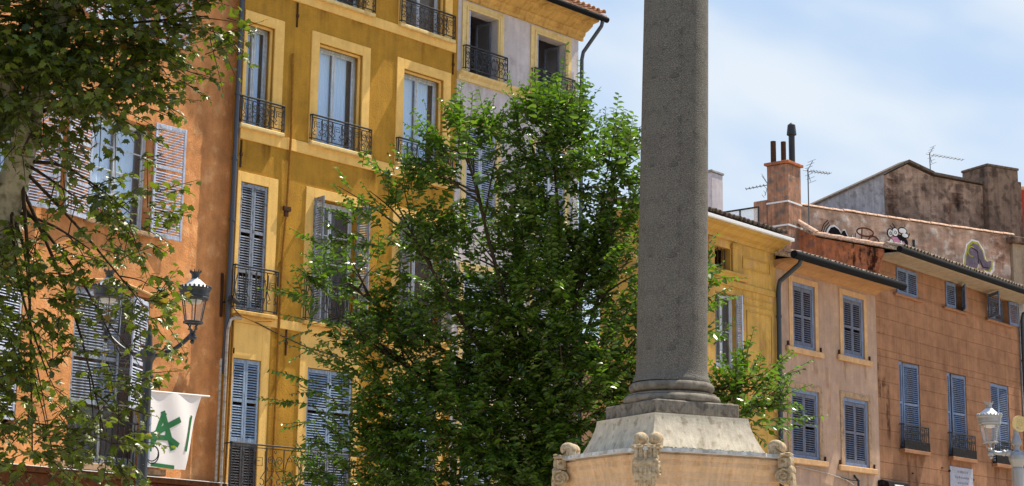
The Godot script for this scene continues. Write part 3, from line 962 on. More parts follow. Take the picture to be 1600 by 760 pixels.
func build_orange_house() -> void:
	var b := facade("townhouse", "orange stucco townhouse with pale louvred shutters and brown shopfront fascia", "house", Vector3(-5.9191, 0, -35.7832), 33.0)
	var holes := [[-3.9, 8.55, -2.3, 10.7, 0.25], [-4.05, 3.98, -2.12, 7.28, 0.22], [-3.75, 12.5, -2.35, 14.9, 0.25], [-6.95, 4.5, -5.3, 7.1, 0.2], [-6.9, 8.55, -5.5, 10.7, 0.25], [-6.9, 12.5, -5.5, 14.9, 0.25]]
	var mb := MB.new()
	mb.frame = Rect2(-8.6, 0, 8.8, 17)
	mb.wall(-8.5, 0.15, 0, 16.6, holes)
	shell(mb, -8.5, 0.15, 16.6, 18.4, 9)
	var st := []
	var rg := RandomNumberGenerator.new()
	rg.seed = 6
	for k in 16:
		st.append([rg.randf_range(-8, 0), rg.randf_range(5, 15), rg.randf_range(0.3, 0.9), rg.randf_range(0.5, 2.0), rg.randf_range(0.15, 0.4), rgb(190, 172, 156)])
	stained(M.orange, mb.frame, st, 0.13, 5)
	part(b, "wall", mb, M.orange)
	# rough patch of old render near the rain pipe
	# middle floor: glazed window, shutters folded back
	casement(b, -3.899, -2.301, 8.56, 10.69, -0.2, M.frame_white, 2, 4)
	casement(b, -3.749, -2.351, 12.51, 14.89, -0.2, M.frame_white, 2, 4)
	casement(b, -6.899, -5.501, 8.56, 10.69, -0.2, M.frame_white, 2, 4)
	casement(b, -6.899, -5.501, 12.51, 14.89, -0.2, M.frame_white, 2, 4)
	shutter(b, -2.28, 8.5, 10.8, 0.76, deg_to_rad(-9), M.shutter_pale, 0.06, [0.28, 0.62])
	shutter(b, -3.92, 8.5, 10.8, -0.72, deg_to_rad(9), M.shutter_pale, 0.06, [0.28, 0.62])
	shutter(b, -2.33, 12.45, 14.95, 0.72, deg_to_rad(-14), M.shutter_pale, 0.06, [0.28, 0.62], false)
	shutter(b, -3.77, 12.45, 14.95, -0.7, deg_to_rad(12), M.shutter_pale, 0.06, [0.28, 0.62], false)
	shutter(b, -5.48, 8.5, 10.8, 0.7, deg_to_rad(-10), M.shutter_pale, 0.06, [0.28, 0.62], false)
	# first floor: closed upper leaf coloured darker as shaded, paler one as lit, open lower part
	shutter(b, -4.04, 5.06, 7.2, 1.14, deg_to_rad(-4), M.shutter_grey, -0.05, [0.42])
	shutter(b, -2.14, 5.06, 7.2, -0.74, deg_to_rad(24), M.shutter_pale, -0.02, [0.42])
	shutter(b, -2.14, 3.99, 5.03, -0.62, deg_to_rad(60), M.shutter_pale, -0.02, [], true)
	casement(b, -4.049, -2.121, 3.99, 7.27, -0.18, M.frame_white, 2, 3, false)
	var arch := MB.new()
	var ap := []
	for i in 13:
		var t := i / 12.0
		ap.append(Vector3(lerpf(-4.2, -1.92, t), 7.3 + 0.16 * sin(t * PI), 0.02))
	arch.tube(ap, 0.03, 6)
	part(b, "lintel_moulding", arch, M.tan_trim)
	shutter(b, -6.94, 4.6, 7.08, 0.8, deg_to_rad(-6), M.shutter_pale, -0.03, [0.5])
	shutter(b, -5.31, 4.6, 7.08, -0.8, deg_to_rad(10), M.shutter_pale, -0.03, [0.5])
	sill(b, -4.0, -2.2, 8.55, 0.09, 0.12, M.grey_stone)
	sill(b, -7.0, -5.4, 8.55, 0.09, 0.12, M.grey_stone)
	sill(b, -4.35, -1.62, 3.97, 0.13, 0.2, M.grey_stone)
	# low bars in front of the open lower part
	var bars := MB.new()
	bars.box(Vector3(-4.0, 4.78, 0.02), Vector3(-2.2, 4.81, 0.05))
	for k in 13: bars.box(Vector3(-3.98 + k * 0.145, 3.97, 0.028), Vector3(-3.964 + k * 0.145, 4.78, 0.044))
	part(b, "window_bars", bars, M.iron)
	# fascia under a zinc-capped ledge
	var lg := MB.new()
	lg.box(Vector3(-8.5, 3.70, 0.0025), Vector3(-0.02, 3.79, 0.34), 0.012)
	part(b, "ledge", lg, M.brown_wood)
	var zc := MB.new()
	zc.box(Vector3(-8.5, 3.793, 0.003), Vector3(-0.02, 3.806, 0.36), 0.003)
	part(b, "ledge_capping", zc, M.zinc_white)
	var fs := MB.new()
	fs.box(Vector3(-8.5, 2.9, 0.003), Vector3(-0.03, 3.695, 0.22), 0.01)
	part(b, "shop_fascia", fs, M.brown_wood)
	roof(b, -8.5, 0.1, 0.4, 16.7, 0.28, 6.0, 0.21, M.tile)
	# dry streak on the wall: old iron pipe stub beside the rain pipe
	pipe(b, "conduit", [Vector3(-0.12, 8.1, 0.03), Vector3(-0.11, 7.8, 0.03), Vector3(-0.1, 7.2, 0.03)], 0.03, M.rust)
	# flower pot on the middle sill
	var pot := thing("flower_pot", "small clay flower pot with red blossom on the window sill of the orange house", "flower pot")
	pot.transform = b.transform
	var pp := b.transform * Vector3(-3.62, 8.552, 0.06)
	pot.transform = Transform3D(Basis(), pp)
	var pm := MB.new()
	pm.lathe([Vector2(0.0, 0.0), Vector2(0.05, 0.0), Vector2(0.07, 0.12), Vector2(0.078, 0.12), Vector2(0.078, 0.145), Vector2(0.06, 0.145), Vector2(0.05, 0.12), Vector2(0, 0.12)], 12)
	part(pot, "pot", pm, M.clay_pot)
	var fm := MB.new()
	rg.seed = 4
	for k in 46:
		var c := Vector3(rg.randf_range(-0.07, 0.07), rg.randf_range(0.16, 0.3), rg.randf_range(-0.07, 0.07))
		var d := Vector3(rg.randf_range(-1, 1), rg.randf_range(-1, 1), rg.randf_range(-1, 1)).normalized()
		var e := d.cross(Vector3.UP).normalized()
		fm.tri(c, c + (d + e) * 0.03, c + (d - e) * 0.03, Vector3.UP)
	fm.tube([Vector3(0, 0.12, 0), Vector3(0.005, 0.22, 0)], 0.006, 5)
	part(pot, "blossom", fm, M.red_flower)
	# wall spotlight on a short arm
	var sp := thing("wall_spotlight", "small black spotlight on a short arm fixed to the orange wall", "spotlight")
	sp.transform = b.transform
	var sm := MB.new()
	sm.tube([Vector3(-0.08, 7.5, 0.0), Vector3(-0.1, 7.5, 0.25), Vector3(-0.16, 7.5, 0.4)], 0.022, 6)
	part(sp, "arm", sm, M.iron)
	var sh := MB.new()
	sh.lathe([Vector2(0.0, -0.12), Vector2(0.05, -0.12), Vector2(0.055, 0.02), Vector2(0.075, 0.12), Vector2(0.068, 0.12), Vector2(0.0, 0.06)], 12)
	var hd := part(sp, "lamp_head", sh, M.iron, Vector3(-0.2, 7.49, 0.46))
	hd.rotation = Vector3(0, 0, deg_to_rad(75))
# ---------------------------------------------------------------- houses on the right
func build_right_houses() -> void:
	var o := Vector3(9.5133, 0, -45.2911)
	# --- narrow tan house
	var b := facade("townhouse", "narrow tan house with four closed slate shutters under a dark gutter", "house", o, 40.4)
	var wins := [[-4.15, 7.69, -3.1, 9.28], [-1.73, 7.75, -0.66, 9.3], [-4.29, 5.02, -3.0, 6.67], [-1.8, 4.99, -0.56, 6.68]]
	var holes := []
	for w in wins: holes.append([w[0], w[1], w[2], w[3], 0.12])
	var mb := MB.new()
	mb.frame = Rect2(-5.0, 0, 5.1, 10)
	mb.wall(-4.86, -0.003, 0, 9.7, holes)
	shell(mb, -4.86, -0.003, 9.7, 10.9, 5)
	var st := []
	var rg := RandomNumberGenerator.new()
	rg.seed = 9
	for k in 14: st.append([rg.randf_range(-4.7, -0.2), rg.randf_range(5.5, 9.5), rg.randf_range(0.2, 0.5), rg.randf_range(0.6, 2.0), rg.randf_range(0.15, 0.4), rgb(196, 178, 160)])
	for w in wins:
		st.append([w[0] + 0.1, w[1] - 0.1, 0.3, 0.7, 0.5, rgb(150, 130, 112)])
		st.append([w[2], w[1] - 0.1, 0.3, 0.7, 0.5, rgb(150, 130, 112)])
	stained(M.tan, mb.frame, st, 0.05, 9)
	part(b, "wall", mb, M.tan)
	for i in 4:
		var w: Array = wins[i]
		var tm: Material = M.tan_trim if i < 2 else M.grey_stone
		surround(b, w[0] - 0.17, w[2] + 0.15, w[1] - 0.06, w[3] + 0.14, w[0] - 0.003, w[2] + 0.003, w[3] + 0.003, 0.022, tm)
		sill(b, w[0] - 0.34, w[2] + 0.3, w[1] - 0.02, 0.14, 0.09, M.tan_trim)
		var q := MB.new()
		for e in [[w[0] + 0.001, w[0] + 0.09], [w[2] - 0.09, w[2] - 0.001]]:
			q.box(Vector3(e[0], w[1], -0.09), Vector3(e[1], w[3], -0.02), 0.004)
		q.box(Vector3(w[0] + 0.09, w[3] - 0.09, -0.09), Vector3(w[2] - 0.09, w[3] - 0.001, -0.02), 0.004)
		q.box(Vector3(w[0] + 0.09, w[1], -0.09), Vector3(w[2] - 0.09, w[1] + 0.07, -0.02), 0.004)
		part(b, "window_frame", q, M.shutter_cobalt)
		var hw: float = (w[2] - w[0] - 0.18) / 2 - 0.003
		shutter(b, w[0] + 0.093, w[1] + 0.073, w[3] - 0.093, hw, 0, M.shutter_slate, -0.05, [0.5])
		shutter(b, w[2] - 0.093, w[1] + 0.073, w[3] - 0.093, -hw, 0, M.shutter_slate, -0.05, [0.5])
		var hk := MB.new()
		for e in [w[0] - 0.26, w[2] + 0.22]:
			hk.box(Vector3(e - 0.015, w[1] - 0.02, 0.003), Vector3(e + 0.015, w[1] + 0.1, 0.05), 0.004)
		part(b, "shutter_stop", hk, M.rust)
	var co := MB.new()
	co.extr([Vector2(-0.02, 9.5), Vector2(0.03, 9.5), Vector2(0.1, 9.55), Vector2(0.22, 9.6), Vector2(0.5, 9.63), Vector2(0.7, 9.64), Vector2(0.7, 9.69), Vector2(-0.02, 9.69)], -4.95, -0.01)
	part(b, "cornice", co, M.eave_brown)
	roof(b, -5.0, -0.02, 0.76, 9.73, 0.24, 4.9, 0.19, M.pale_tile)
	gutter(b, -5.35, 0.05, 0.80, 9.67, 0.1)
	pipe(b, "drainpipe", [Vector3(-4.95, 9.62, 0.76), Vector3(-4.95, 9.5, 0.7), Vector3(-4.93, 9.15, 0.14), Vector3(-4.93, 8.95, 0.1), Vector3(-4.93, 2, 0.1)], 0.06, M.pipe_green, [[-4.93, 8.3, 0.1], [-4.93, 6.6, 0.1], [-4.93, 5.2, 0.1]])
	pipe(b, "cable", [Vector3(-4.2, 4.8, 0.04), Vector3(-2.8, 4.72, 0.05), Vector3(-1.9, 4.62, 0.06), Vector3(-1.55, 4.5, 0.1)], 0.014, M.pipe_pale)
	pipe(b, "cable", [Vector3(-2.1, 4.66, 0.06), Vector3(-1.6, 4.62, 0.07), Vector3(-1.2, 4.63, 0.07)], 0.016, M.cable)
	pipe(b, "bracket", [Vector3(-1.35, 4.75, 0.0), Vector3(-1.35, 4.62, 0.12), Vector3(-1.35, 4.3, 0.12)], 0.03, M.iron)
	# --- small yellow house behind the column
	var y := facade("townhouse", "small golden yellow house with pilasters and white eave edge, beside the column", "house", o, 40.4)
	var yh := [[-7.5, 9.1, -6.86, 9.64, 0.25], [-7.5, 6.8, -6.6, 8.58, 0.2], [-7.5, 3.6, -6.6, 5.6, 0.2]]
	var ym := MB.new()
	ym.frame = Rect2(-9.4, 0, 4.6, 10.2)
	ym.wall(-9.2, -4.866, 0, 10.1, yh)
	shell(ym, -9.2, -4.866, 10.1, 10.5, 2)
	var ys := []
	for k in 14: ys.append([rg.randf_range(-8, -5), rg.randf_range(6.5, 9.8), rg.randf_range(0.2, 0.5), rg.randf_range(0.4, 1.6), rg.randf_range(0.2, 0.45), rgb(206, 176, 140)])
	stained(M.small_yellow, ym.frame, ys, 0.1, 12)
	part(y, "wall", ym, M.small_yellow)
	var yc := MB.new()
	yc.extr([Vector2(-0.02, 9.82), Vector2(0.06, 9.83), Vector2(0.08, 9.9), Vector2(0.2, 9.94), Vector2(0.3, 10.02), Vector2(0.42, 10.05), Vector2(0.42, 10.09), Vector2(-0.02, 10.09)], -9.2, -4.87)
	part(y, "cornice", yc, M.small_yellow)
	var ye := MB.new()
	ye.box(Vector3(-9.2, 10.095, 0.0), Vector3(-4.8, 10.17, 0.5), 0.01)
	part(y, "eave_edge", ye, M.zinc_white)
	roof(y, -9.2, -4.82, 0.42, 10.24, 0.22, 2.0, 0.2, M.dark_tile)
	for c in [-7.18]:
		var q := MB.new()
		for e in [-0.62, 0.36]:
			q.box(Vector3(c + e, 9.08, 0.003), Vector3(c + e + 0.2, 9.8, 0.06), 0.008)
			q.box(Vector3(c + e - 0.03, 9.66, 0.004), Vector3(c + e + 0.23, 9.74, 0.085), 0.008)
		part(y, "pilaster", q, M.small_yellow)
		var sb := MB.new()
		sb.extr([Vector2(0.002, 8.93), Vector2(0.05, 8.94), Vector2(0.1, 9.0), Vector2(0.16, 9.03), Vector2(0.16, 9.075), Vector2(0.002, 9.075)], c - 0.7, c + 0.95)
		part(y, "sill", sb, M.small_yellow)
		var gr := MB.new()
		for k in 4: gr.tube([Vector3(c - 0.2 + k * 0.15, 9.1, -0.1), Vector3(c - 0.2 + k * 0.15, 9.64, -0.1)], 0.011, 5)
		part(y, "window_bars", gr, M.iron)
	for e in [[-6.34, -5.14, 9.27, 9.56], [-6.34, -5.0, 8.42, 8.62], [-6.2, -5.1, 6.2, 8.3]]:
		var q := MB.new()
		q.box(Vector3(e[0], e[2], 0.002), Vector3(e[0] + 0.03, e[3], 0.022), 0.004)
		q.box(Vector3(e[1] - 0.03, e[2], 0.002), Vector3(e[1], e[3], 0.022), 0.004)
		q.box(Vector3(e[0] + 0.03, e[3] - 0.03, 0.002), Vector3(e[1] - 0.03, e[3], 0.022), 0.004)
		q.box(Vector3(e[0] + 0.03, e[2], 0.002), Vector3(e[1] - 0.03, e[2] + 0.03, 0.022), 0.004)
		part(y, "wall_panel", q, M.small_yellow)
	for v in [[8.76, 8.9], [6.0, 6.16]]:
		var q := MB.new()
		q.box(Vector3(-9.2, v[0], -0.02), Vector3(-4.87, v[1], 0.05), 0.012)
		part(y, "string_course", q, M.small_yellow)
	sill(y, -7.75, -6.35, 6.8, 0.11, 0.12, M.tan_trim)
	casement(y, -7.499, -6.601, 6.81, 8.57, -0.16, M.frame_white, 2, 2, false)
	casement(y, -7.499, -6.601, 3.61, 5.59, -0.16, M.frame_white, 2, 2, false)
	shutter(y, -6.62, 6.82, 8.56, -0.2, deg_to_rad(80), M.shutter_pale, 0.0, [0.5], false)
	# --- orange house with scored courses
	var rr := facade("townhouse", "reddish orange house scored into courses with blue shutters and black iron balconies", "house", o, 39.5)
	var rw := [[1.2, 9.74, 2.38, 10.47], [4.13, 9.77, 5.2, 10.5], [6.9, 9.79, 8.3, 10.52], [1.2, 5.62, 2.38, 7.94], [4.05, 5.62, 5.25, 7.94], [6.87, 5.62, 8.1, 7.94]]
	var rh := []
	for w in rw: rh.append([w[0], w[1], w[2], w[3], 0.22])
	var rf := Rect2(-0.1, 0, 9.3, 10.8)
	var rm := MB.new()
	rm.frame = rf
	rm.wall(0, 9.0, 0, 10.66, rh, -0.014)
	shell(rm, 0, 9.0, 10.66, 11.7, 3.4)
	var rs := []
	var soot := rgb(86, 72, 64)
	for k in 7: rs.append([rg.randf_range(0.12, 0.5), rg.randf_range(7.2, 8.6), rg.randf_range(0.2, 0.45), rg.randf_range(1.2, 3.0), rg.randf_range(0.5, 0.9), soot])
	for k in 16: rs.append([rg.randf_range(0.3, 8.8), rg.randf_range(5.5, 9.7), rg.randf_range(0.2, 0.6), rg.randf_range(0.5, 1.6), rg.randf_range(0.12, 0.35), rgb(150, 130, 116)])
	for c in [1.8, 4.65, 7.5]: rs.append([c, 5.5, 1.6, 1.6, 0.55, rgb(120, 96, 80)])
	stained(M.brick_orange, rf, rs, 0.05, 14)
	part(rr, "wall", rm, M.brick_orange)
	# raised courses between recessed joints, cut at the openings
	var v := 4.35 - 0.42 * 3
	while v < 10.6:
		var v1 := minf(v + 0.405, 10.655)
		var bands := [v, v1]
		for h in rh:
			for e in [h[1], h[3]]:
				if e > v + 0.02 and e < v1 - 0.02: bands.append(e)
		bands.sort()
		for i in bands.size() - 1:
			var a: float = bands[i]
			var c: float = bands[i + 1]
			var m := (a + c) / 2
			var x := 0.001
			var segs := []
			for k in 3:
				var hit := false
				for h in rh:
					if h[1] < m and h[3] > m and absf((h[0] + h[2]) / 2 - [1.79, 4.66, 7.55][k]) < 0.7:
						segs.append([x, h[0]]); x = h[2]; hit = true
				# upright joints of the flat arch over the tall windows
				if not hit and m > 7.94 and m < 8.8:
					var l0: float = rw[3 + k][0]
					var l1: float = rw[3 + k][2]
					segs.append([x, l0 - 0.1])
					for j in 5:
						segs.append([lerpf(l0 - 0.1, l1 + 0.1, j / 5.0) + 0.006, lerpf(l0 - 0.1, l1 + 0.1, (j + 1) / 5.0)])
					x = l1 + 0.106
			segs.append([x, 8.999])
			for s in segs:
				if s[1] - s[0] < 0.02: continue
				var q := MB.new()
				q.frame = rf
				q.box(Vector3(s[0], a + (0.0 if i == 0 else 0.001), -0.013), Vector3(s[1], c - (0.0 if i == bands.size() - 2 else 0.001), 0.0), 0.005)
				part(rr, "stucco_course", q, M.brick_orange)
		v += 0.42
	# top windows
	for i in 3:
		var w: Array = rw[i]
		sill(rr, w[0] - 0.2, w[2] + 0.22, w[1] - 0.005, 0.07, 0.1, M.brick_orange)
	var hw0: float = (rw[0][2] - rw[0][0]) / 2 - 0.004
	shutter(rr, 1.203, 9.75, 10.46, hw0, 0, M.shutter_cobalt, 0.01, [], false)
	shutter(rr, 2.377, 9.75, 10.46, -hw0, 0, M.shutter_cobalt, 0.01, [], false)
	shutter(rr, 4.133, 9.78, 10.49, 0.53, deg_to_rad(-4), M.shutter_cobalt, 0.01, [], false)
	shutter(rr, 5.197, 9.78, 10.49, -0.53, deg_to_rad(35), M.shutter_cobalt, 0.01, [], false)
	shutter(rr, 6.89, 9.8, 10.51, 0.66, deg_to_rad(-128), M.shutter_cobalt, 0.03, [], false)
	shutter(rr, 8.31, 9.8, 10.51, 0.55, deg_to_rad(-4), M.shutter_cobalt, 0.03, [], false)
	for k in [0, 1, 2, 3, 4, 5]:
		var w: Array = rw[k]
		casement(rr, w[0] + 0.001, w[2] - 0.001, w[1] + 0.001, w[3] - 0.001, -0.18, M.shutter_slate, 2, 1 if k < 3 else 3, false)
	# tall windows with leaves ajar, iron balconies
	for k in 3:
		var w: Array = rw[3 + k]
		var hw: float = (w[2] - w[0]) / 2 - 0.01
		var op: Array = [[0, -7], [0, -5], [2, -3]][k]
		shutter(rr, w[0] + 0.012, w[1] + 0.03, w[3] - 0.01, hw if k == 2 else 0.2, deg_to_rad(op[0]), M.shutter_cobalt, -0.04, [0.52], false)
		shutter(rr, w[2] - 0.012, w[1] + 0.03, w[3] - 0.01, -hw if k == 2 else -0.74, deg_to_rad(op[1]), M.shutter_cobalt, -0.04, [0.52], false)
		var u0: float = w[0] - 0.1
		var u1: float = w[2] + 0.22
		var q := MB.new()
		q.box(Vector3(u0, 5.5, 0.0025), Vector3(u1, 5.6, 0.16), 0.01)
		part(rr, "balcony_slab", q, M.brick_orange)
		var bp := MB.new()
		bp.box(Vector3(u0 + 0.01, 5.603, 0.135), Vector3(u1 - 0.01, 5.84, 0.15), 0.003)
		part(rr, "balcony_panel", bp, M.black_paint)
		railing(rr, u0 + 0.02, u1 - 0.02, 5.61, 6.26, 0.12, 0.24, [0, 2])
	var sf := MB.new()
	sf.extr([Vector2(-0.02, 10.53), Vector2(0.04, 10.53), Vector2(0.14, 10.55), Vector2(0.7, 10.55), Vector2(0.74, 10.59), Vector2(-0.02, 10.62)], 0.0, 9.15)
	part(rr, "soffit", sf, M.soffit)
	roof(rr, -0.06, 9.3, 0.84, 10.70, 0.28, 3.4, 0.19, M.pale_tile)
	gutter(rr, -0.25, 9.3, 0.86, 10.61, 0.085)
	# its flank above the tan house's roof, with sooty runs, capped by tiles that climb to the chimney
	var sd := MB.new()
	sd.frame = Rect2(-3.6, 9.4, 4, 3.0)
	var sidepoly := PackedVector2Array([Vector2(0.0, 9.6), Vector2(0.3, 10.62), Vector2(0.3, 10.70), Vector2(-1.63, 11.24), Vector2(-2.1, 11.5), Vector2(-3.4, 11.72), Vector2(-3.4, 9.6)])
	sd.prism(sidepoly, -0.06, -0.002)
	stained(M.side_orange, sd.frame, [[-0.3, 11.2, 1.1, 1.6, 1.0, rgb(70, 62, 60)], [-0.05, 11.0, 0.8, 1.3, 0.9, rgb(80, 70, 66)], [-0.9, 11.2, 0.5, 0.8, 0.6, rgb(120, 106, 98)], [-1.7, 11.5, 0.5, 1.6, 0.5, rgb(160, 132, 122)]], 0.1, 16)
	var sdn := part(rr, "side_wall", sd, M.side_orange, Vector3.ZERO, -PI / 2)
	sdn.transform = Transform3D(Basis(Vector3(0, 0, 1), Vector3(0, 1, 0), Vector3(-1, 0, 0)), Vector3(-0.065, 0, 0))
	var tm := tile_mesh(0.11, 0.1, 0.44)
	for k in 5:
		var t := part(rr, "coping_tile", tm, M.tile, Vector3(-0.04, 10.76 + 0.115 * k, 0.32 - k * 0.41))
		t.rotation.x = atan(0.25)
	for k in 2:
		var t := part(rr, "coping_tile", tm, M.tile, Vector3(-0.04, 11.34 + 0.2 * k, -1.68 - k * 0.3))
		t.rotation.x = atan(0.7)
	# chimney on the flank, with two straps and three pots
	var ch := MB.new()
	ch.frame = Rect2(-0.8, 9.8, 1.2, 3.8)
	ch.box(Vector3(-0.62, 9.9, -2.85), Vector3(0.1, 13.28, -2.2), 0.02)
	var chn := part(rr, "chimney", ch, M.chimney)
	var c2 := MB.new()
	c2.box(Vector3(-0.6, 9.9, -3.3), Vector3(0.08, 12.35, -2.853), 0.02)
	part(chn, "shoulder", c2, M.chimney)
	var c3 := MB.new()
	c3.box(Vector3(-0.68, 13.283, -2.91), Vector3(0.16, 13.36, -2.14), 0.015)
	part(chn, "cap", c3, M.side_orange)
	for vv in [12.2, 11.55]:
		var q := MB.new()
		q.box(Vector3(-0.635, vv, -2.19), Vector3(0.115, vv + 0.045, -2.185))
		q.box(Vector3(-0.64, vv, -3.32 if vv < 12 else -2.86), Vector3(-0.635, vv + 0.045, -2.185))
		part(chn, "strap", q, M.zinc_white)
	for e in [[-0.5, -2.7, 13.98, 0.075], [-0.3, -2.5, 13.98, 0.07], [-0.02, -2.4, 14.2, 0.085]]:
		var q := MB.new()
		var hh: float = e[2] - 13.363
		q.lathe([Vector2(0, 0), Vector2(e[3], 0), Vector2(e[3], hh), Vector2(e[3] - 0.015, hh), Vector2(e[3] - 0.02, hh - 0.1), Vector2(0, hh - 0.1)], 12)
		var tall: bool = e[2] > 14.0
		if tall:
			q.lathe([Vector2(e[3] + 0.01, hh), Vector2(e[3] + 0.05, hh + 0.02), Vector2(e[3] + 0.04, hh + 0.12), Vector2(e[3] + 0.02, hh + 0.3), Vector2(0.03, hh + 0.36), Vector2(0, hh + 0.36)], 12)
		part(chn, "chimney_pot", q, M.iron if tall else M.rust, Vector3(e[0], 13.363, e[1]))
	pipe(rr, "drainpipe", [Vector3(9.1, 10.56, 0.82), Vector3(9.08, 10.42, 0.7), Vector3(9.04, 10.2, 0.16), Vector3(9.03, 10.0, 0.12), Vector3(9.03, 2, 0.12)], 0.06, M.pipe_green, [[9.03, 8.8, 0.12], [9.03, 7.0, 0.12]])
	for e in [[0.35, 4.98], [2.1, 5.24]]:
		var q := MB.new()
		q.box(Vector3(e[0] + 1.4, e[1], 0.002), Vector3(e[0] + 1.48, e[1] + 0.035, 0.03), 0.003)
		part(rr, "iron_hook", q, M.rust)
	# stone plaque
	var pl := thing("plaque", "grey marble plaque with rows of worn engraving under the middle iron balcony", "plaque")
	pl.transform = rr.transform
	var pm := MB.new()
	pm.box(Vector3(3.98, 3.7, 0.003), Vector3(5.42, 5.34, 0.03), 0.006)
	part(pl, "slab", pm, M.marble)
	rg.seed = 21
	for row in 9:
		var q := MB.new()
		var x := 4.2 + rg.randf_range(0.0, 0.25)
		var x1 := 5.2 - rg.randf_range(0.0, 0.25)
		while x < x1:
			var l := rg.randf_range(0.03, 0.1)
			q.box(Vector3(x, 5.18 - row * 0.15, 0.0302), Vector3(x + l, 5.18 - row * 0.15 + rg.randf_range(0.04, 0.07), 0.0312))
			x += l + rg.randf_range(0.015, 0.05)
		part(pl, "worn_engraving", q, M.engraved)
	for e in [[3.96, 5.2], [5.44, 5.05]]:
		var q := MB.new()
		q.tube([Vector3(e[0], e[1], 0.0), Vector3(e[0], e[1], 0.05)], 0.03, 8)
		part(pl, "fixing_stud", q, M.iron)
	# black awning box at the left foot of the orange house
	var aw := thing("awning", "black shop awning box with a small white panel on the orange coursed wall", "awning")
	aw.transform = rr.transform
	var am := MB.new()
	am.extr([Vector2(0.003, 4.3), Vector2(0.003, 4.7), Vector2(0.12, 4.72), Vector2(0.3, 4.66), Vector2(0.34, 4.5), Vector2(0.3, 4.3)], -0.15, 1.0)
	part(aw, "housing", am, M.black_paint)
	var ac := MB.new()
	ac.extr([Vector2(0.01, 4.6), Vector2(0.25, 4.58), Vector2(0.8, 4.3), Vector2(0.8, 4.27), Vector2(0.25, 4.54), Vector2(0.01, 4.56)], 1.003, 3.2)
	part(aw, "canopy", ac, M.black_paint)
	var ap := MB.new()
	ap.box(Vector3(0.1, 4.36, 0.342), Vector3(0.6, 4.6, 0.35), 0.003)
	part(aw, "panel", ap, M.white_paint)
	# --- bluish neighbour past the rain pipe
	var nb := facade("townhouse", "blue grey house front past the rain pipe of the orange coursed house", "house", o, 39.5)
	var nm := MB.new()
	nm.wall(9.12, 15, 0, 10.6, [[9.9, 5.6, 10.9, 7.9, 0.2], [12.2, 5.6, 13.2, 7.9, 0.2]])
	shell(nm, 9.12, 15, 10.6, 11.0, 0.9)
	part(nb, "wall", nm, M.cement)
	for c in [9.9, 12.2]:
		casement(nb, c + 0.001, c + 0.999, 5.61, 7.89, -0.16, M.frame_white, 2, 3)
	roof(nb, 9.32, 15.0, 0.5, 10.7, 0.2, 0.9, 0.19, M.tile)

# ---------------------------------------------------------------- walls, chimneys and aerials above the roofs
func paint(b: Node3D, called: String, pts: Array, mat: Material, z: float) -> void:
	var mb := MB.new()
	var poly := PackedVector2Array()
	for q in pts: poly.append(Vector2(q[0], q[1]))
	var ix := Geometry2D.triangulate_polygon(poly)
	for i in range(0, ix.size(), 3):
		mb.tri(Vector3(poly[ix[i]].x, poly[ix[i]].y, z), Vector3(poly[ix[i + 1]].x, poly[ix[i + 1]].y, z), Vector3(poly[ix[i + 2]].x, poly[ix[i + 2]].y, z), Vector3(0, 0, 1))
	part(b, called, mb, mat)

func disc(cx: float, cy: float, rx: float, ry: float) -> Array:
	var o := []
	for i in 18: o.append([cx + rx * cos(TAU * i / 18), cy + ry * sin(TAU * i / 18)])
	return o

func stroke(b: Node3D, called: String, pts: Array, w: float, mat: Material, z: float) -> void:
	var mb := MB.new()
	for i in pts.size() - 1:
		var a := Vector2(pts[i][0], pts[i][1])
		var c := Vector2(pts[i + 1][0], pts[i + 1][1])
		var d := (c - a).normalized()
		var n := Vector2(-d.y, d.x) * w / 2
		a -= d * w * 0.3
		c += d * w * 0.3
		mb.quad(Vector3(a.x + n.x, a.y + n.y, z), Vector3(c.x + n.x, c.y + n.y, z), Vector3(c.x - n.x, c.y - n.y, z + 0.0006), Vector3(a.x - n.x, a.y - n.y, z + 0.0006), Vector3(0, 0, 1))
	part(b, called, mb, mat)

func ring(cx: float, cy: float, rx: float, ry: float, a0 := 0.0, a1 := TAU) -> Array:
	var o := []
	for i in 19: o.append([cx + rx * cos(lerpf(a0, a1, i / 18.0)), cy + ry * sin(lerpf(a0, a1, i / 18.0))])
	return o

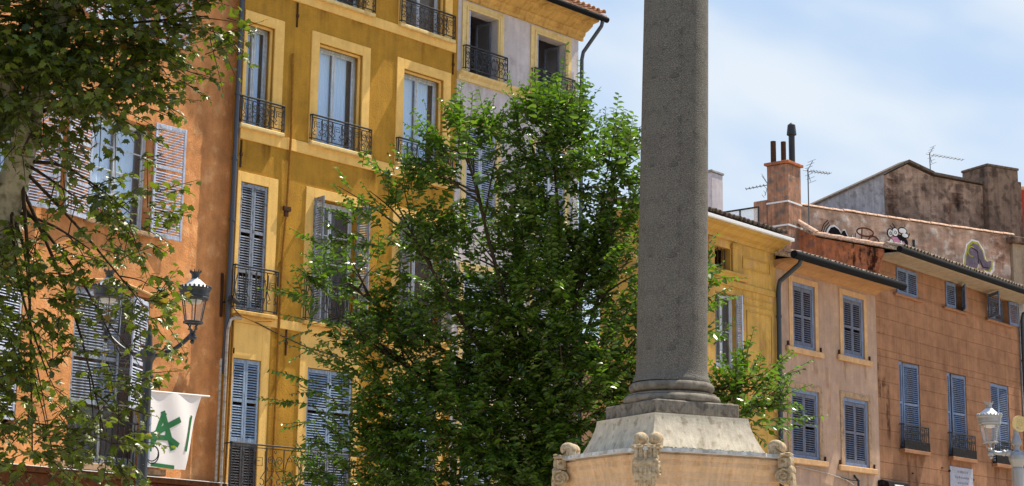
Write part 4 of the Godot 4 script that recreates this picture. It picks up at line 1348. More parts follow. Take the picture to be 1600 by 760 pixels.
func build_rooftops() -> void:
	var g := facade("rooftop_wall", "stained pinkish plaster wall with painted graffiti figures rising behind the tiled eave", "wall", Vector3(12.8279, 0, -54.8504), 62.0)
	var mb := MB.new()
	mb.frame = Rect2(-5.2, 10, 10.6, 4)
	mb.box(Vector3(-5.1, 0, -0.5), Vector3(4.05, 13.58, 0), 0.01)
	var st := []
	var rg := RandomNumberGenerator.new()
	rg.seed = 31
	for k in 20: st.append([rg.randf_range(-5, 4), 13.6 - rg.randf_range(0, 0.8), rg.randf_range(0.3, 1.0), rg.randf_range(0.5, 1.8), rg.randf_range(0.2, 0.6), [rgb(206, 190, 180), rgb(150, 120, 104), rgb(120, 100, 92)][k % 3]])
	stained(M.rough_wall, mb.frame, st, 0.16, 18)
	part(g, "wall", mb, M.rough_wall)
	var tm := tile_mesh(0.13, 0.12, 0.46)
	for k in 21:
		var t := part(g, "coping_tile", tm, M.tile, Vector3(-5.05 + k * 0.44, 13.585 + rg.randf_range(-0.008, 0.008), -0.06))
		t.rotation = Vector3(rg.randf_range(-0.02, 0.02), -PI / 2 + rg.randf_range(-0.05, 0.05), 0)
		t.scale = Vector3(1, 0.7, 1)
	# graffiti: a black shape edged in white, a striped insect, a brown scrawl, a head of grey hair
	var bl := [[-3.75, 12.6], [-3.7, 12.95], [-3.5, 13.2], [-3.2, 13.28], [-2.9, 13.15], [-2.72, 12.95], [-2.62, 13.12], [-2.45, 13.15], [-2.25, 12.85], [-2.1, 12.72], [-1.95, 12.95], [-1.93, 12.6], [-1.95, 12.3], [-3.75, 12.3]]
	var cx := -2.85
	var cy := 12.75
	var gx: float = loc(g, 1291, 370).x
	var bo := []
	for q in bl: bo.append([gx + (q[0] + 3.75) * 0.58, 12.42 + (q[1] - 12.3) * 0.72])
	var bi := []
	cx = 0.0
	cy = 0.0
	for q in bo: cx += q[0] / bo.size(); cy += q[1] / bo.size()
	for q in bo: bi.append([cx + (q[0] - cx) * 0.9, cy + (q[1] - cy) * 0.86 - 0.02])
	paint(g, "graffiti_outline", bo, M.white_paint, 0.004)
	paint(g, "graffiti_shape", bi, M.black_paint, 0.008)
	for k in 3:
		stroke(g, "graffiti_line", [[gx - 0.05 - k * 0.06, 12.75 + k * 0.06], [gx + 0.02 - k * 0.05, 12.95 + k * 0.07], [gx + 0.16 - k * 0.04, 13.1 + k * 0.07]], 0.03, M.black_paint, 0.004)
	var sx: float = loc(g, 1352, 362).x
	stroke(g, "graffiti_scrawl", ring(sx, 13.02, 0.33, 0.13), 0.05, M.brown_paint, 0.004)
	stroke(g, "graffiti_scrawl", ring(sx + 0.33, 12.72, 0.22, 0.2, 0.3, 5.6), 0.05, M.brown_paint, 0.0055)
	stroke(g, "graffiti_scrawl", [[sx - 0.12, 13.1], [sx - 0.16, 12.62], [sx - 0.3, 12.55]], 0.045, M.brown_paint, 0.007)
	stroke(g, "graffiti_scrawl", [[sx - 0.38, 12.95], [sx - 0.4, 12.6]], 0.03, M.brown_paint, 0.004)
	# striped insect
	var ix: float = loc(g, 1403, 368).x
	var iy := 12.93
	paint(g, "graffiti_shape", disc(ix + 0.08, iy - 0.1, 0.34, 0.27), M.black_paint, 0.004)
	paint(g, "graffiti_shape", disc(ix - 0.1, iy - 0.07, 0.15, 0.16), M.pink_paint, 0.008)
	for k in 3:
		var q := []
		for e in [[0.06, 0.08], [0.12, 0.1], [0.2, -0.06], [0.16, -0.12]]: q.append([ix + e[0] + k * 0.09 - 0.06, iy + e[1] - 0.1 - k * 0.02])
		paint(g, "graffiti_shape", q, M.white_paint if k % 2 else M.pink_paint, 0.012)
	for e in [[-0.32, 0.17, 0.12, 0.15], [-0.12, 0.22, 0.145, 0.155]]:
		paint(g, "graffiti_outline", disc(ix + e[0], iy + e[1], e[2], e[3]), M.black_paint, 0.012 + e[2] * 0.02)
		paint(g, "graffiti_shape", disc(ix + e[0] + 0.01, iy + e[1], e[2] - 0.03, e[3] - 0.03), M.white_paint, 0.018 + e[2] * 0.02)
		stroke(g, "graffiti_line", ring(ix + e[0] + 0.02, iy + e[1] - 0.01, 0.035, 0.05), 0.02, M.black_paint, 0.024 + e[2] * 0.02)
	paint(g, "graffiti_outline", disc(ix - 0.28, iy - 0.12, 0.1, 0.12), M.black_paint, 0.01)
	paint(g, "graffiti_shape", disc(ix - 0.28, iy - 0.11, 0.075, 0.09), M.white_paint, 0.016)
	for e in [[0.2, 0.3, 0.19, 0.12], [0.3, 0.16, 0.16, 0.1]]:
		paint(g, "graffiti_outline", disc(ix + e[0], iy + e[1], e[2], e[3]), M.black_paint, 0.006 + e[3] * 0.02)
		paint(g, "graffiti_shape", disc(ix + e[0], iy + e[1], e[2] - 0.035, e[3] - 0.035), M.white_paint, 0.010 + e[3] * 0.02)
	for e in [[[-0.3, 0.42], [-0.2, 0.34]], [[-0.2, 0.5], [-0.1, 0.38]], [[0.3, 0.5], [0.32, 0.44]], [[0.5, 0.25], [0.46, 0.16]]]:
		stroke(g, "graffiti_line", [[ix + e[0][0], iy + e[0][1]], [ix + e[1][0], iy + e[1][1]]], 0.03, M.black_paint, 0.004)
	var vp := MB.new()
	vp.tube([Vector3(ix + 0.62, 12.3, 0.04), Vector3(ix + 0.62, 12.98, 0.04)], 0.04, 8)
	part(g, "vent_pipe", vp, M.iron)
	# head of hair
	var hx: float = loc(g, 1526, 398).x
	var hy: float = loc(g, 1526, 400).y
	var hair := [[-0.55, -0.45], [-0.5, -0.05], [-0.42, 0.1], [-0.38, 0.3], [-0.15, 0.48], [0.1, 0.45], [0.3, 0.2], [0.38, -0.08], [0.5, -0.16], [0.7, -0.1], [0.68, -0.35], [0.55, -0.5], [0.3, -0.45], [0.1, -0.2], [0.0, -0.45]]
	var h0 := []
	var h1 := []
	var h2 := []
	for q in hair:
		h0.append([hx + q[0] * 1.12, hy + q[1] * 1.12])
		h1.append([hx + q[0] * 1.0 - 0.005, hy + q[1] * 1.0])
		h2.append([hx + q[0] * 0.88, hy + q[1] * 0.88 - 0.015])
	paint(g, "graffiti_outline", h0, M.white_paint, 0.004)
	paint(g, "graffiti_outline", h1, M.lime_paint, 0.008)
	paint(g, "graffiti_shape", h2, M.grey_paint, 0.012)
	stroke(g, "graffiti_line", ring(hx - 0.2, hy + 0.12, 0.16, 0.16, 1.0, 5.0), 0.04, M.lime_paint, 0.016)
	stroke(g, "graffiti_line", [[hx - 0.2, hy + 0.25], [hx + 0.05, hy + 0.15], [hx + 0.08, hy - 0.25]], 0.03, M.black_paint, 0.016)
	stroke(g, "graffiti_line", [[hx + 0.12, hy - 0.1], [hx + 0.25, hy - 0.35], [hx + 0.5, hy - 0.36]], 0.03, M.black_paint, 0.016)
	# grey end pier with a white window frame
	var pr := MB.new()
	pr.box(Vector3(4.055, 0, -3), Vector3(7.5, 13.3, 0.12), 0.01)
	part(g, "pier", pr, M.soffit)
	var pf := MB.new()
	pf.box(Vector3(4.5, 11.2, 0.123), Vector3(4.6, 13.05, 0.2), 0.006)
	pf.box(Vector3(4.6, 12.95, 0.123), Vector3(5.6, 13.05, 0.2), 0.006)
	part(g, "window_frame", pf, M.frame_white)
	var pd := MB.new()
	pd.quad(Vector3(4.6, 11.2, 0.13), Vector3(5.6, 11.2, 0.13), Vector3(5.6, 12.95, 0.13), Vector3(4.6, 12.95, 0.13), Vector3(0, 0, 1))
	part(g, "window_pane", pd, M.pipe_green)
	var pc := MB.new()
	pc.box(Vector3(3.9, 13.303, -3), Vector3(7.6, 13.5, 0.32), 0.02)
	part(g, "coping", pc, M.old_wall)
	# --- gabled house farther back
	var h := facade("gable_house", "weathered grey brown gable end with broken plaster behind the graffiti wall", "house", Vector3(13.7201, 0, -58.4218), 62.0)
	var hb := MB.new()
	hb.frame = Rect2(-8, 12, 14, 5)
	hb.prism(PackedVector2Array([Vector2(-1.36, 0), Vector2(4.55, 0), Vector2(4.55, 15.94), Vector2(3.05, 16.0), Vector2(0.8, 16.06), Vector2(-0.3, 16.34), Vector2(-1.36, 15.8)]), -0.4, 0.0)
	hb.box(Vector3(-1.2, 0, -7), Vector3(4.5, 14.9, -0.401))
	var hs := []
	for k in 22: hs.append([rg.randf_range(-1.3, 4.5), 16.2 - rg.randf_range(0, 1.2), rg.randf_range(0.2, 0.8), rg.randf_range(0.4, 1.6), rg.randf_range(0.3, 0.8), [rgb(70, 62, 58), rgb(180, 160, 150), rgb(110, 92, 84)][k % 3]])
	stained(M.old_wall, hb.frame, hs, 0.2, 22)
	part(h, "wall", hb, M.old_wall)
	var hc := MB.new()
	hc.prism(PackedVector2Array([Vector2(-7.5, 0), Vector2(-1.37, 0), Vector2(-1.37, 15.87), Vector2(-7.5, 12.86)]), -0.3, 0.03)
	part(h, "cement_wall", hc, M.cement)
	for e in [[[-7.6, 12.8], [-1.36, 15.86]], [[-1.36, 15.86], [-0.28, 16.40]], [[-0.28, 16.40], [0.82, 16.12]], [[0.82, 16.1], [3.04, 16.04]]]:
		var q := MB.new()
		var a := Vector2(e[0][0], e[0][1])
		var c := Vector2(e[1][0], e[1][1])
		q.prism(PackedVector2Array([a, c, c + Vector2(0, 0.09), a + Vector2(0, 0.09)]), -0.45, 0.1)
		part(h, "verge", q, M.dark_tile)
	var k1 := MB.new()
	k1.box(Vector3(3.07, 13, -1.0), Vector3(4.5, 16.66, 0.28), 0.02)
	var kn := part(h, "chimney", k1, M.old_wall)
	var k2 := MB.new()
	k2.box(Vector3(3.04, 16.663, -1.03), Vector3(4.53, 16.75, 0.31), 0.02)
	part(kn, "cap", k2, M.dark_tile)
	var k3 := MB.new()
	k3.box(Vector3(4.503, 13, -0.8), Vector3(4.72, 16.3, 0.2), 0.02)
	part(kn, "shoulder", k3, M.old_wall)
	var rd := facade("red_house", "deep red rendered wall beside the stub chimney of the gable end", "house", Vector3(13.7201, 0, -58.4218), 62.0)
	var rb := MB.new()
	rb.box(Vector3(4.76, 0, -6), Vector3(10, 16.1, -0.1), 0.02)
	part(rd, "wall", rb, M.red_wall)
	var rc := MB.new()
	rc.box(Vector3(4.73, 16.103, -6), Vector3(10, 16.22, 0.05), 0.02)
	part(rd, "eave", rc, M.tile)
	# --- pale stair tower behind the small yellow house
	var tw := facade("stair_tower", "pale lilac rendered roof tower just right of the column", "tower", Vector3(9.5133, 0, -45.2911), 40.4)
	var tb := MB.new()
	var c1 := loc(tw, 1112, 266, -6.0)
	var c2b := loc(tw, 1130, 279, -6.0)
	tb.box(Vector3(c1.x, 0, -8.5), Vector3(c2b.x, c1.y - 0.05, -6.0), 0.02)
	part(tw, "wall", tb, M.lilac)
	var tc := MB.new()
	tc.box(Vector3(c1.x - 0.03, c1.y - 0.047, -8.53), Vector3(c2b.x + 0.03, c1.y + 0.02, -5.97), 0.01)
	part(tw, "coping", tc, M.cement)
	# --- house that closes the lane between the lilac and the small yellow house
	var ln := facade("townhouse", "plain beige house closing the lane behind the green tree", "house", Vector3(6.5, 0, -66), 80.0)
	var lm := MB.new()
	var lh := []
	for c in 4:
		for rw2 in [3.4, 6.6]: lh.append([-6.0 + c * 2.8, rw2, -4.9 + c * 2.8, rw2 + 1.9, 0.15])
	lm.wall(-8, 6, 0, 10.4, lh)
	shell(lm, -8, 6, 10.4, 11.4, 6)
	part(ln, "wall", lm, M.tan_trim)
	for q in lh:
		shutter(ln, q[0] + 0.003, q[1] + 0.01, q[3] - 0.01, 0.545, 0, M.shutter_pale, -0.03, [0.5], false)
		shutter(ln, q[2] - 0.003, q[1] + 0.01, q[3] - 0.01, -0.545, 0, M.shutter_pale, -0.03, [0.5], false)
	roof(ln, -8, 6, 0.5, 10.5, 0.25, 6.0, 0.2, M.tile)
	# --- glazed terrace screen
	var fb := facade("terrace_screen", "low terrace screen of frosted panes in a thin dark frame on the roof", "screen", Vector3(9.5133, 0, -45.2911), 40.4)
	var u := -3.0
	var fr := MB.new()
	fr.box(Vector3(u - 0.02, 11.54, -3.1), Vector3(u + 0.02, 11.58, -1.62), 0.004)
	fr.box(Vector3(u - 0.015, 11.12, -3.1), Vector3(u + 0.015, 11.15, -1.62), 0.004)
	for z in [-3.08, -2.62, -2.2, -1.64]: fr.box(Vector3(u - 0.025, 10.3, z - 0.018), Vector3(u + 0.025, 11.54, z + 0.018), 0.004)
	part(fb, "frame", fr, M.iron)
	for z in [[-3.06, -2.64], [-2.60, -2.22], [-2.18, -1.66]]:
		var q := MB.new()
		q.box(Vector3(u - 0.004, 11.15, z[0]), Vector3(u + 0.004, 11.54, z[1]))
		part(fb, "pane", q, M.glass_dusty)
	aerial(at(1457, 350, 60.5), at(1457, 236, 60.5).y, Vector3(0.95, -0.06, -0.3), 1.3, 9, "roof aerial with a long toothed boom on the weathered gable end")
	aerial(at(1264, 330, 48.6), at(1264, 264, 48.6).y, Vector3(0.92, -0.01, -0.38), 0.7, 7, "roof aerial with a crossed reflector beside the orange chimney")
	aerial(at(1200, 315, 49.6), at(1200, 288, 49.6).y, Vector3(-0.95, -0.14, -0.3), 0.62, 6, "small drooping roof aerial sticking out behind the orange chimney")

func aerial(foot: Vector3, top: float, dir: Vector3, len: float, n: int, label: String) -> void:
	var a := thing("antenna", label, "antenna", Vector3(foot.x, foot.y - 1.0, foot.z))
	var h := top - foot.y + 1.0
	var mb := MB.new()
	mb.tube([Vector3(0, 0, 0), Vector3(0, h + 0.06, 0)], 0.018, 6)
	part(a, "mast", mb, M.aerial)
	var d := dir.normalized()
	var s := d.cross(Vector3.UP).normalized()
	var bm := MB.new()
	bm.tube([Vector3(0, h, 0) - d * 0.15, Vector3(0, h, 0) + d * len], 0.012, 5)
	part(a, "boom", bm, M.aerial)
	for k in n:
		var c := Vector3(0, h, 0) + d * (len * (k + 1) / n)
		var q := MB.new()
		var w := 0.16 * (1.0 - 0.3 * k / n)
		q.tube([c - s * w + Vector3(0, 0.0, 0), c + s * w], 0.007, 4)
		q.tube([c, c + Vector3(0, 0.045, 0)], 0.009, 4)
		part(a, "element", q, M.aerial)
	for sg in [-1.0, 1.0]:
		var q := MB.new()
		var c := Vector3(0, h, 0) - d * 0.02
		q.tube([c, c - d * 0.1 + Vector3(0, sg * 0.3, 0) + d * (0.28 if sg > 0 else 0.2)], 0.01, 4)
		for k in 3:
			var e := c + (Vector3(0, sg * 0.3, 0) + d * 0.15) * (k + 1) / 3.0
			q.tube([e - s * 0.2, e + s * 0.2], 0.006, 4)
		part(a, "reflector", q, M.aerial)
# ---------------------------------------------------------------- column and pedestal
func ball(mb: MB, c: Vector3, rad: Vector3, seg := 12) -> void:
	var rows := seg / 2
	for i in rows:
		for k in seg:
			var pp := []
			var nn := []
			for e in [[0, 0], [0, 1], [1, 1], [1, 0]]:
				var th: float = PI * (i + e[0]) / rows
				var ph: float = TAU * (k + e[1]) / seg
				var d := Vector3(sin(th) * cos(ph), cos(th), sin(th) * sin(ph))
				pp.append(c + d * rad)
				nn.append((d / rad).normalized())
			mb.quadn(pp[0], pp[1], pp[2], pp[3], nn[0], nn[1], nn[2], nn[3])

# square plan of side s whose faces step forward by jog between the corners
func plan(s: float, jog: float, inset: float) -> Array:
	var h := s / 2
	var e := h - inset
	var o := []
	for k in 4:
		var rot := Basis(Vector3.UP, PI / 2 * k)
		for q in [Vector2(-h, h), Vector2(-e, h), Vector2(-e + jog, h + jog), Vector2(e - jog, h + jog), Vector2(e, h)]:
			o.append(rot * Vector3(q.x, 0, q.y))
	return o

func loft(mb: MB, levels: Array) -> void:
	for i in levels.size() - 1:
		var a := plan(levels[i][0], levels[i][2], levels[i][3])
		var b := plan(levels[i + 1][0], levels[i + 1][2], levels[i + 1][3])
		for k in a.size():
			var k2 := (k + 1) % a.size()
			var y0 := Vector3(0, levels[i][1], 0)
			var y1 := Vector3(0, levels[i + 1][1], 0)
			mb.quad(a[k] + y0, a[k2] + y0, b[k2] + y1, b[k] + y1, a[k] + a[k2] + Vector3(0, (1.0 if levels[i + 1][0] < levels[i][0] else -1.0) * signf(levels[i + 1][1] - levels[i][1] + 1e-6) * 0.8, 0))
	var top := plan(levels[-1][0], levels[-1][2], levels[-1][3])
	var yt := Vector3(0, levels[-1][1], 0)
	for k in top.size(): mb.tri(yt, top[k] + yt, top[(k + 1) % top.size()] + yt, Vector3.UP)
	var bot := plan(levels[0][0], levels[0][2], levels[0][3])
	var yb := Vector3(0, levels[0][1], 0)
	for k in bot.size(): mb.tri(yb, bot[k] + yb, bot[(k + 1) % bot.size()] + yb, Vector3.DOWN)

func build_fountain() -> void:
	var f := thing("fountain_column", "grey granite column on a square moulded pedestal with scrolled corner consoles", "column", Vector3(1.56, 0, -16.92))
	f.rotation.y = deg_to_rad(27.8)
	var lean := Basis(Vector3(0, 0, 1), deg_to_rad(-0.95))
	var nb := f.transform.basis.inverse()
	var s := MB.new()
	var pr := [Vector2(0.372, 3.66), Vector2(0.374, 3.685), Vector2(0.366, 3.70), Vector2(0.354, 3.73), Vector2(0.347, 3.78), Vector2(0.344, 3.86), Vector2(0.343, 4.0)]
	for i in 14:
		var t := (i + 1) / 14.0
		pr.append(Vector2(lerpf(0.343, 0.312, pow(t, 1.25)), 4.0 + 5.0 * t))
	for q in pr.size(): pr[q] = Vector2(pr[q].x, pr[q].y - 3.66)
	s.lathe(pr, 64, Vector3.ZERO, true)
	var sh := part(f, "shaft", s, M.granite)
	sh.transform = Transform3D(nb * lean, Vector3(0, 3.66, 0))
	# flecks and chips in the granite
	var rg := RandomNumberGenerator.new()
	rg.seed = 12
	for k in 34:
		var an := rg.randf_range(0, TAU)
		var y := rg.randf_range(0.15, 3.7)
		var rad := 0.343 - 0.0062 * y
		var q := MB.new()
		ball(q, Vector3.ZERO, Vector3(0.004, rg.randf_range(0.006, 0.022), rg.randf_range(0.005, 0.012)), 6)
		part(sh, "chip", q, M.dark_stone if k % 3 else M.iron, Vector3(cos(an) * rad, y, -sin(an) * rad), an)
	var cp := MB.new()
	cp.lathe([Vector2(0.31, 5.34), Vector2(0.36, 5.36), Vector2(0.36, 5.42), Vector2(0.32, 5.44), Vector2(0.34, 5.6), Vector2(0.46, 5.8), Vector2(0.5, 5.86), Vector2(0, 5.86)], 40)
	var cpn := part(f, "capital", cp, M.granite)
	cpn.transform = Transform3D(nb * lean, Vector3(0, 3.66, 0))
	var t1 := MB.new()
	var tp := []
	for i in 11:
		var a := lerpf(-PI / 2, PI / 2, i / 10.0)
		tp.append(Vector2(0.368 + 0.044 * cos(a), 3.61 + 0.046 * sin(a)))
	t1.lathe([Vector2(0.30, 3.564)] + tp + [Vector2(0.3, 3.657)], 56)
	part(f, "upper_torus", t1, M.dark_stone)
	var sc := MB.new()
	sc.lathe([Vector2(0.43, 3.532), Vector2(0.43, 3.542), Vector2(0.395, 3.545), Vector2(0.378, 3.552), Vector2(0.372, 3.56), Vector2(0.3, 3.562)], 56)
	part(f, "scotia", sc, M.dark_stone)
	var t2 := MB.new()
	tp = []
	for i in 11:
		var a := lerpf(-PI / 2, PI / 2, i / 10.0)
		tp.append(Vector2(0.42 + 0.05 * cos(a), 3.488 + 0.042 * sin(a)))
	t2.lathe([Vector2(0.30, 3.446)] + tp + [Vector2(0.3, 3.53)], 56)
	part(f, "lower_torus", t2, M.dark_stone)
	var pl := MB.new()
	pl.box(Vector3(-0.465, 3.315, -0.465), Vector3(0.465, 3.447, 0.465), 0.012)
	part(f, "plinth", pl, M.dark_stone)
	# concave flare under the plinth
	var fl := MB.new()
	var lv := []
	for i in 13:
		var t := i / 12.0
		lv.append([1.29 - 0.24 * (1.0 - pow(1.0 - t, 1.55)), 2.965 + 0.345 * t, 0.0, 0.3])
	loft(fl, lv)
	part(f, "flared_base", fl, M.limestone)
	var ld := MB.new()
	loft(ld, [[1.57, 2.924, 0.035, 0.3], [1.64, 2.930, 0.035, 0.3], [1.64, 2.962, 0.035, 0.3], [1.40, 2.972, 0.0, 0.3]])
	part(f, "lead_ledge", ld, M.lead)
	var bd := MB.new()
	loft(bd, [[2.0, 0.0, 0.02, 0.3], [2.0, 0.5, 0.02, 0.3], [1.5, 0.6, 0.03, 0.3], [1.36, 0.8, 0.03, 0.3], [1.36, 2.35, 0.03, 0.3], [1.40, 2.40, 0.03, 0.3], [1.40, 2.62, 0.03, 0.3], [1.43, 2.64, 0.03, 0.3], [1.43, 2.70, 0.03, 0.3], [1.445, 2.705, 0.03, 0.3], [1.46, 2.76, 0.03, 0.3], [1.50, 2.80, 0.03, 0.3], [1.515, 2.815, 0.03, 0.3], [1.515, 2.86, 0.03, 0.3], [1.535, 2.866, 0.03, 0.3], [1.545, 2.885, 0.03, 0.3], [1.545, 2.905, 0.03, 0.3], [1.50, 2.907, 0.03, 0.3], [1.50, 2.923, 0.03, 0.3]])
	part(f, "pedestal_body", bd, M.peach_stone)
	# consoles on the four corners
	for k in 4:
		var an := PI / 4 + k * PI / 2
		var c := Node3D.new()
		var out := Vector3(sin(an), 0, cos(an))
		var mb := MB.new()
		for x in [-0.082, 0.082]:
			var path := []
			var rad := []
			for i in 13:
				var a := lerpf(-0.9, PI * 1.05, i / 12.0)
				path.append(Vector3(x, 0.135 + 0.034 * sin(a), -0.12 + 0.036 * cos(a)))
				rad.append(lerpf(0.066, 0.074, i / 12.0))
			for e in [[0.06, -0.15, 0.066], [0.02, -0.11, 0.06], [0.0, -0.05, 0.05]]:
				path.append(Vector3(x, e[0], e[1])); rad.append(e[2])
			mb.tube(path, rad, 12)
		# rough capped step, fluted neck
		mb.box(Vector3(-0.155, -0.005, -0.1), Vector3(0.155, 0.04, 0.06), 0.018)
		for j in 9: ball(mb, Vector3(-0.14 + j * 0.035, 0.035 + 0.006 * (j % 3), 0.03 - 0.02 * (j % 2)), Vector3(0.03, 0.016, 0.034), 8)
		for j in 5: ball(mb, Vector3(-0.1 + j * 0.05, -0.08, 0.035), Vector3(0.03, 0.1, 0.035), 10)
		mb.box(Vector3(-0.125, -0.17, -0.1), Vector3(0.125, -0.006, 0.035), 0.02)
		var cn := part(f, "console", mb, M.carved)
		cn.transform = Transform3D(Basis(Vector3.UP.cross(out), Vector3.UP, out).scaled_local(Vector3(0.86, 0.66, 0.76)), out * 0.815 * sqrt(2.0) + Vector3(0, 2.945, 0) - out * 0.05)
		# big scroll below, its spiral and the leaf in front of it
		var vl := MB.new()
		var path2 := []
		for i in 31:
			var t := i / 30.0
			var a := PI * 0.55 - t * TAU * 1.6
			path2.append(Vector3(0, -0.285 + lerpf(0.105, 0.02, t) * sin(a), -0.03 + lerpf(0.105, 0.02, t) * cos(a)))
		for x in [-0.125, 0.125]:
			var q := []
			for e in path2: q.append(e + Vector3(x, 0, 0))
			vl.tube(q, 0.018, 8)
		var core := []
		for i in 24: core.append(Vector2(-0.03 + 0.108 * cos(TAU * i / 24), -0.285 + 0.108 * sin(TAU * i / 24)))
		vl.extr(core, -0.118, 0.118)
		part(cn, "volute", vl, M.carved)
		var lf := MB.new()
		for x in [-0.06, 0.06]: ball(lf, Vector3(x, -0.19, 0.045), Vector3(0.085, 0.075, 0.05), 14)
		for x in [-0.09, -0.045, 0.0, 0.045, 0.09]: ball(lf, Vector3(x, -0.36, 0.06), Vector3(0.034, 0.17, 0.035), 12)
		part(cn, "carved_leaf", lf, M.carved)
		c.free()
	# moss and broken lead along the ledge
	for k in 7:
		var q := MB.new()
		rg.seed = 50 + k
		for j in 16: ball(q, Vector3(rg.randf_range(-0.08, 0.08), rg.randf_range(0.0, 0.01), rg.randf_range(-0.012, 0.012)), Vector3(0.014, 0.009, 0.012), 6)
		part(f, "moss", q, M.moss, Vector3(-0.4 + k * 0.13 + rg.randf_range(-0.05, 0.05), 2.972, 0.655 if k % 2 else 0.652))

# ---------------------------------------------------------------- street lamps
func lantern(parent: Node3D, pos: Vector3, metal: Material, roofm: Material, k := 1.0) -> void:
	var mb := MB.new()
	# vase, ball, carrying legs
	mb.lathe([Vector2(0, 0), Vector2(0.02, 0.0), Vector2(0.035, 0.03), Vector2(0.025, 0.05), Vector2(0.06, 0.07), Vector2(0.07, 0.1), Vector2(0.055, 0.135), Vector2(0.03, 0.15), Vector2(0.04, 0.165), Vector2(0.05, 0.185), Vector2(0.03, 0.205), Vector2(0, 0.205)], 16)
	for i in 4:
		var a := TAU * i / 4 + 0.4
		var d := Vector3(cos(a), 0, sin(a))
		mb.tube([d * 0.02 + Vector3(0, 0.2, 0), d * 0.075 + Vector3(0, 0.225, 0), d * 0.06 + Vector3(0, 0.265, 0), d * 0.11 + Vector3(0, 0.315, 0)], 0.012, 6)
	mb.lathe([Vector2(0.12, 0.305), Vector2(0.15, 0.31), Vector2(0.155, 0.335), Vector2(0.135, 0.345), Vector2(0.115, 0.335), Vector2(0.12, 0.305)], 24)
	# six glazing bars and the gallery above them
	for i in 6:
		var a := TAU * i / 6 + 0.2
		var d := Vector3(cos(a), 0, sin(a))
		mb.tube([d * 0.132 + Vector3(0, 0.34, 0), d * 0.196 + Vector3(0, 0.69, 0)], 0.009, 5)
	mb.lathe([Vector2(0.185, 0.67), Vector2(0.212, 0.675), Vector2(0.22, 0.70), Vector2(0.21, 0.72), Vector2(0.222, 0.735), Vector2(0.226, 0.80), Vector2(0.245, 0.825), Vector2(0.245, 0.845), Vector2(0.18, 0.85), Vector2(0.18, 0.67), Vector2(0.185, 0.67)], 24)
	for i in 22:
		var a := TAU * i / 22
		var d := Vector3(cos(a), 0, sin(a))
		ball(mb, d * 0.238 + Vector3(0, 0.86, 0), Vector3(0.02, 0.026, 0.02), 6)
	var node := part(parent, "lantern", mb, metal, pos)
	node.scale = Vector3.ONE * k
	var rf := MB.new()
	rf.lathe([Vector2(0.226, 0.852), Vector2(0.19, 0.885), Vector2(0.075, 0.985), Vector2(0, 0.99)], 8)
	part(node, "roof", rf, roofm)
	var cr := MB.new()
	cr.lathe([Vector2(0.07, 0.985), Vector2(0.055, 1.01), Vector2(0.06, 1.06), Vector2(0.082, 1.095), Vector2(0.07, 1.095), Vector2(0.05, 1.06), Vector2(0, 1.05)], 16)
	for i in 8:
		var a := TAU * i / 8
		var d := Vector3(cos(a), 0, sin(a))
		cr.tube([d * 0.076 + Vector3(0, 1.09, 0), d * 0.088 + Vector3(0, 1.135, 0)], [0.014, 0.004], 5)
	part(node, "crown", cr, metal)
	for i in 6:
		var q := MB.new()
		var a := TAU * i / 6 + 0.2
		var c := TAU * (i + 1) / 6 + 0.2
		var da := Vector3(cos(a), 0, sin(a))
		var dc := Vector3(cos(c), 0, sin(c))
		q.quad(da * 0.13 + Vector3(0, 0.345, 0), dc * 0.13 + Vector3(0, 0.345, 0), dc * 0.194 + Vector3(0, 0.68, 0), da * 0.194 + Vector3(0, 0.68, 0), da + dc)
		part(node, "pane", q, M.glass)
	var bu := MB.new()
	bu.lathe([Vector2(0, 0.6), Vector2(0.1, 0.62), Vector2(0.12, 0.665), Vector2(0, 0.67)], 16)
	part(node, "reflector", bu, M.lamp_roof)

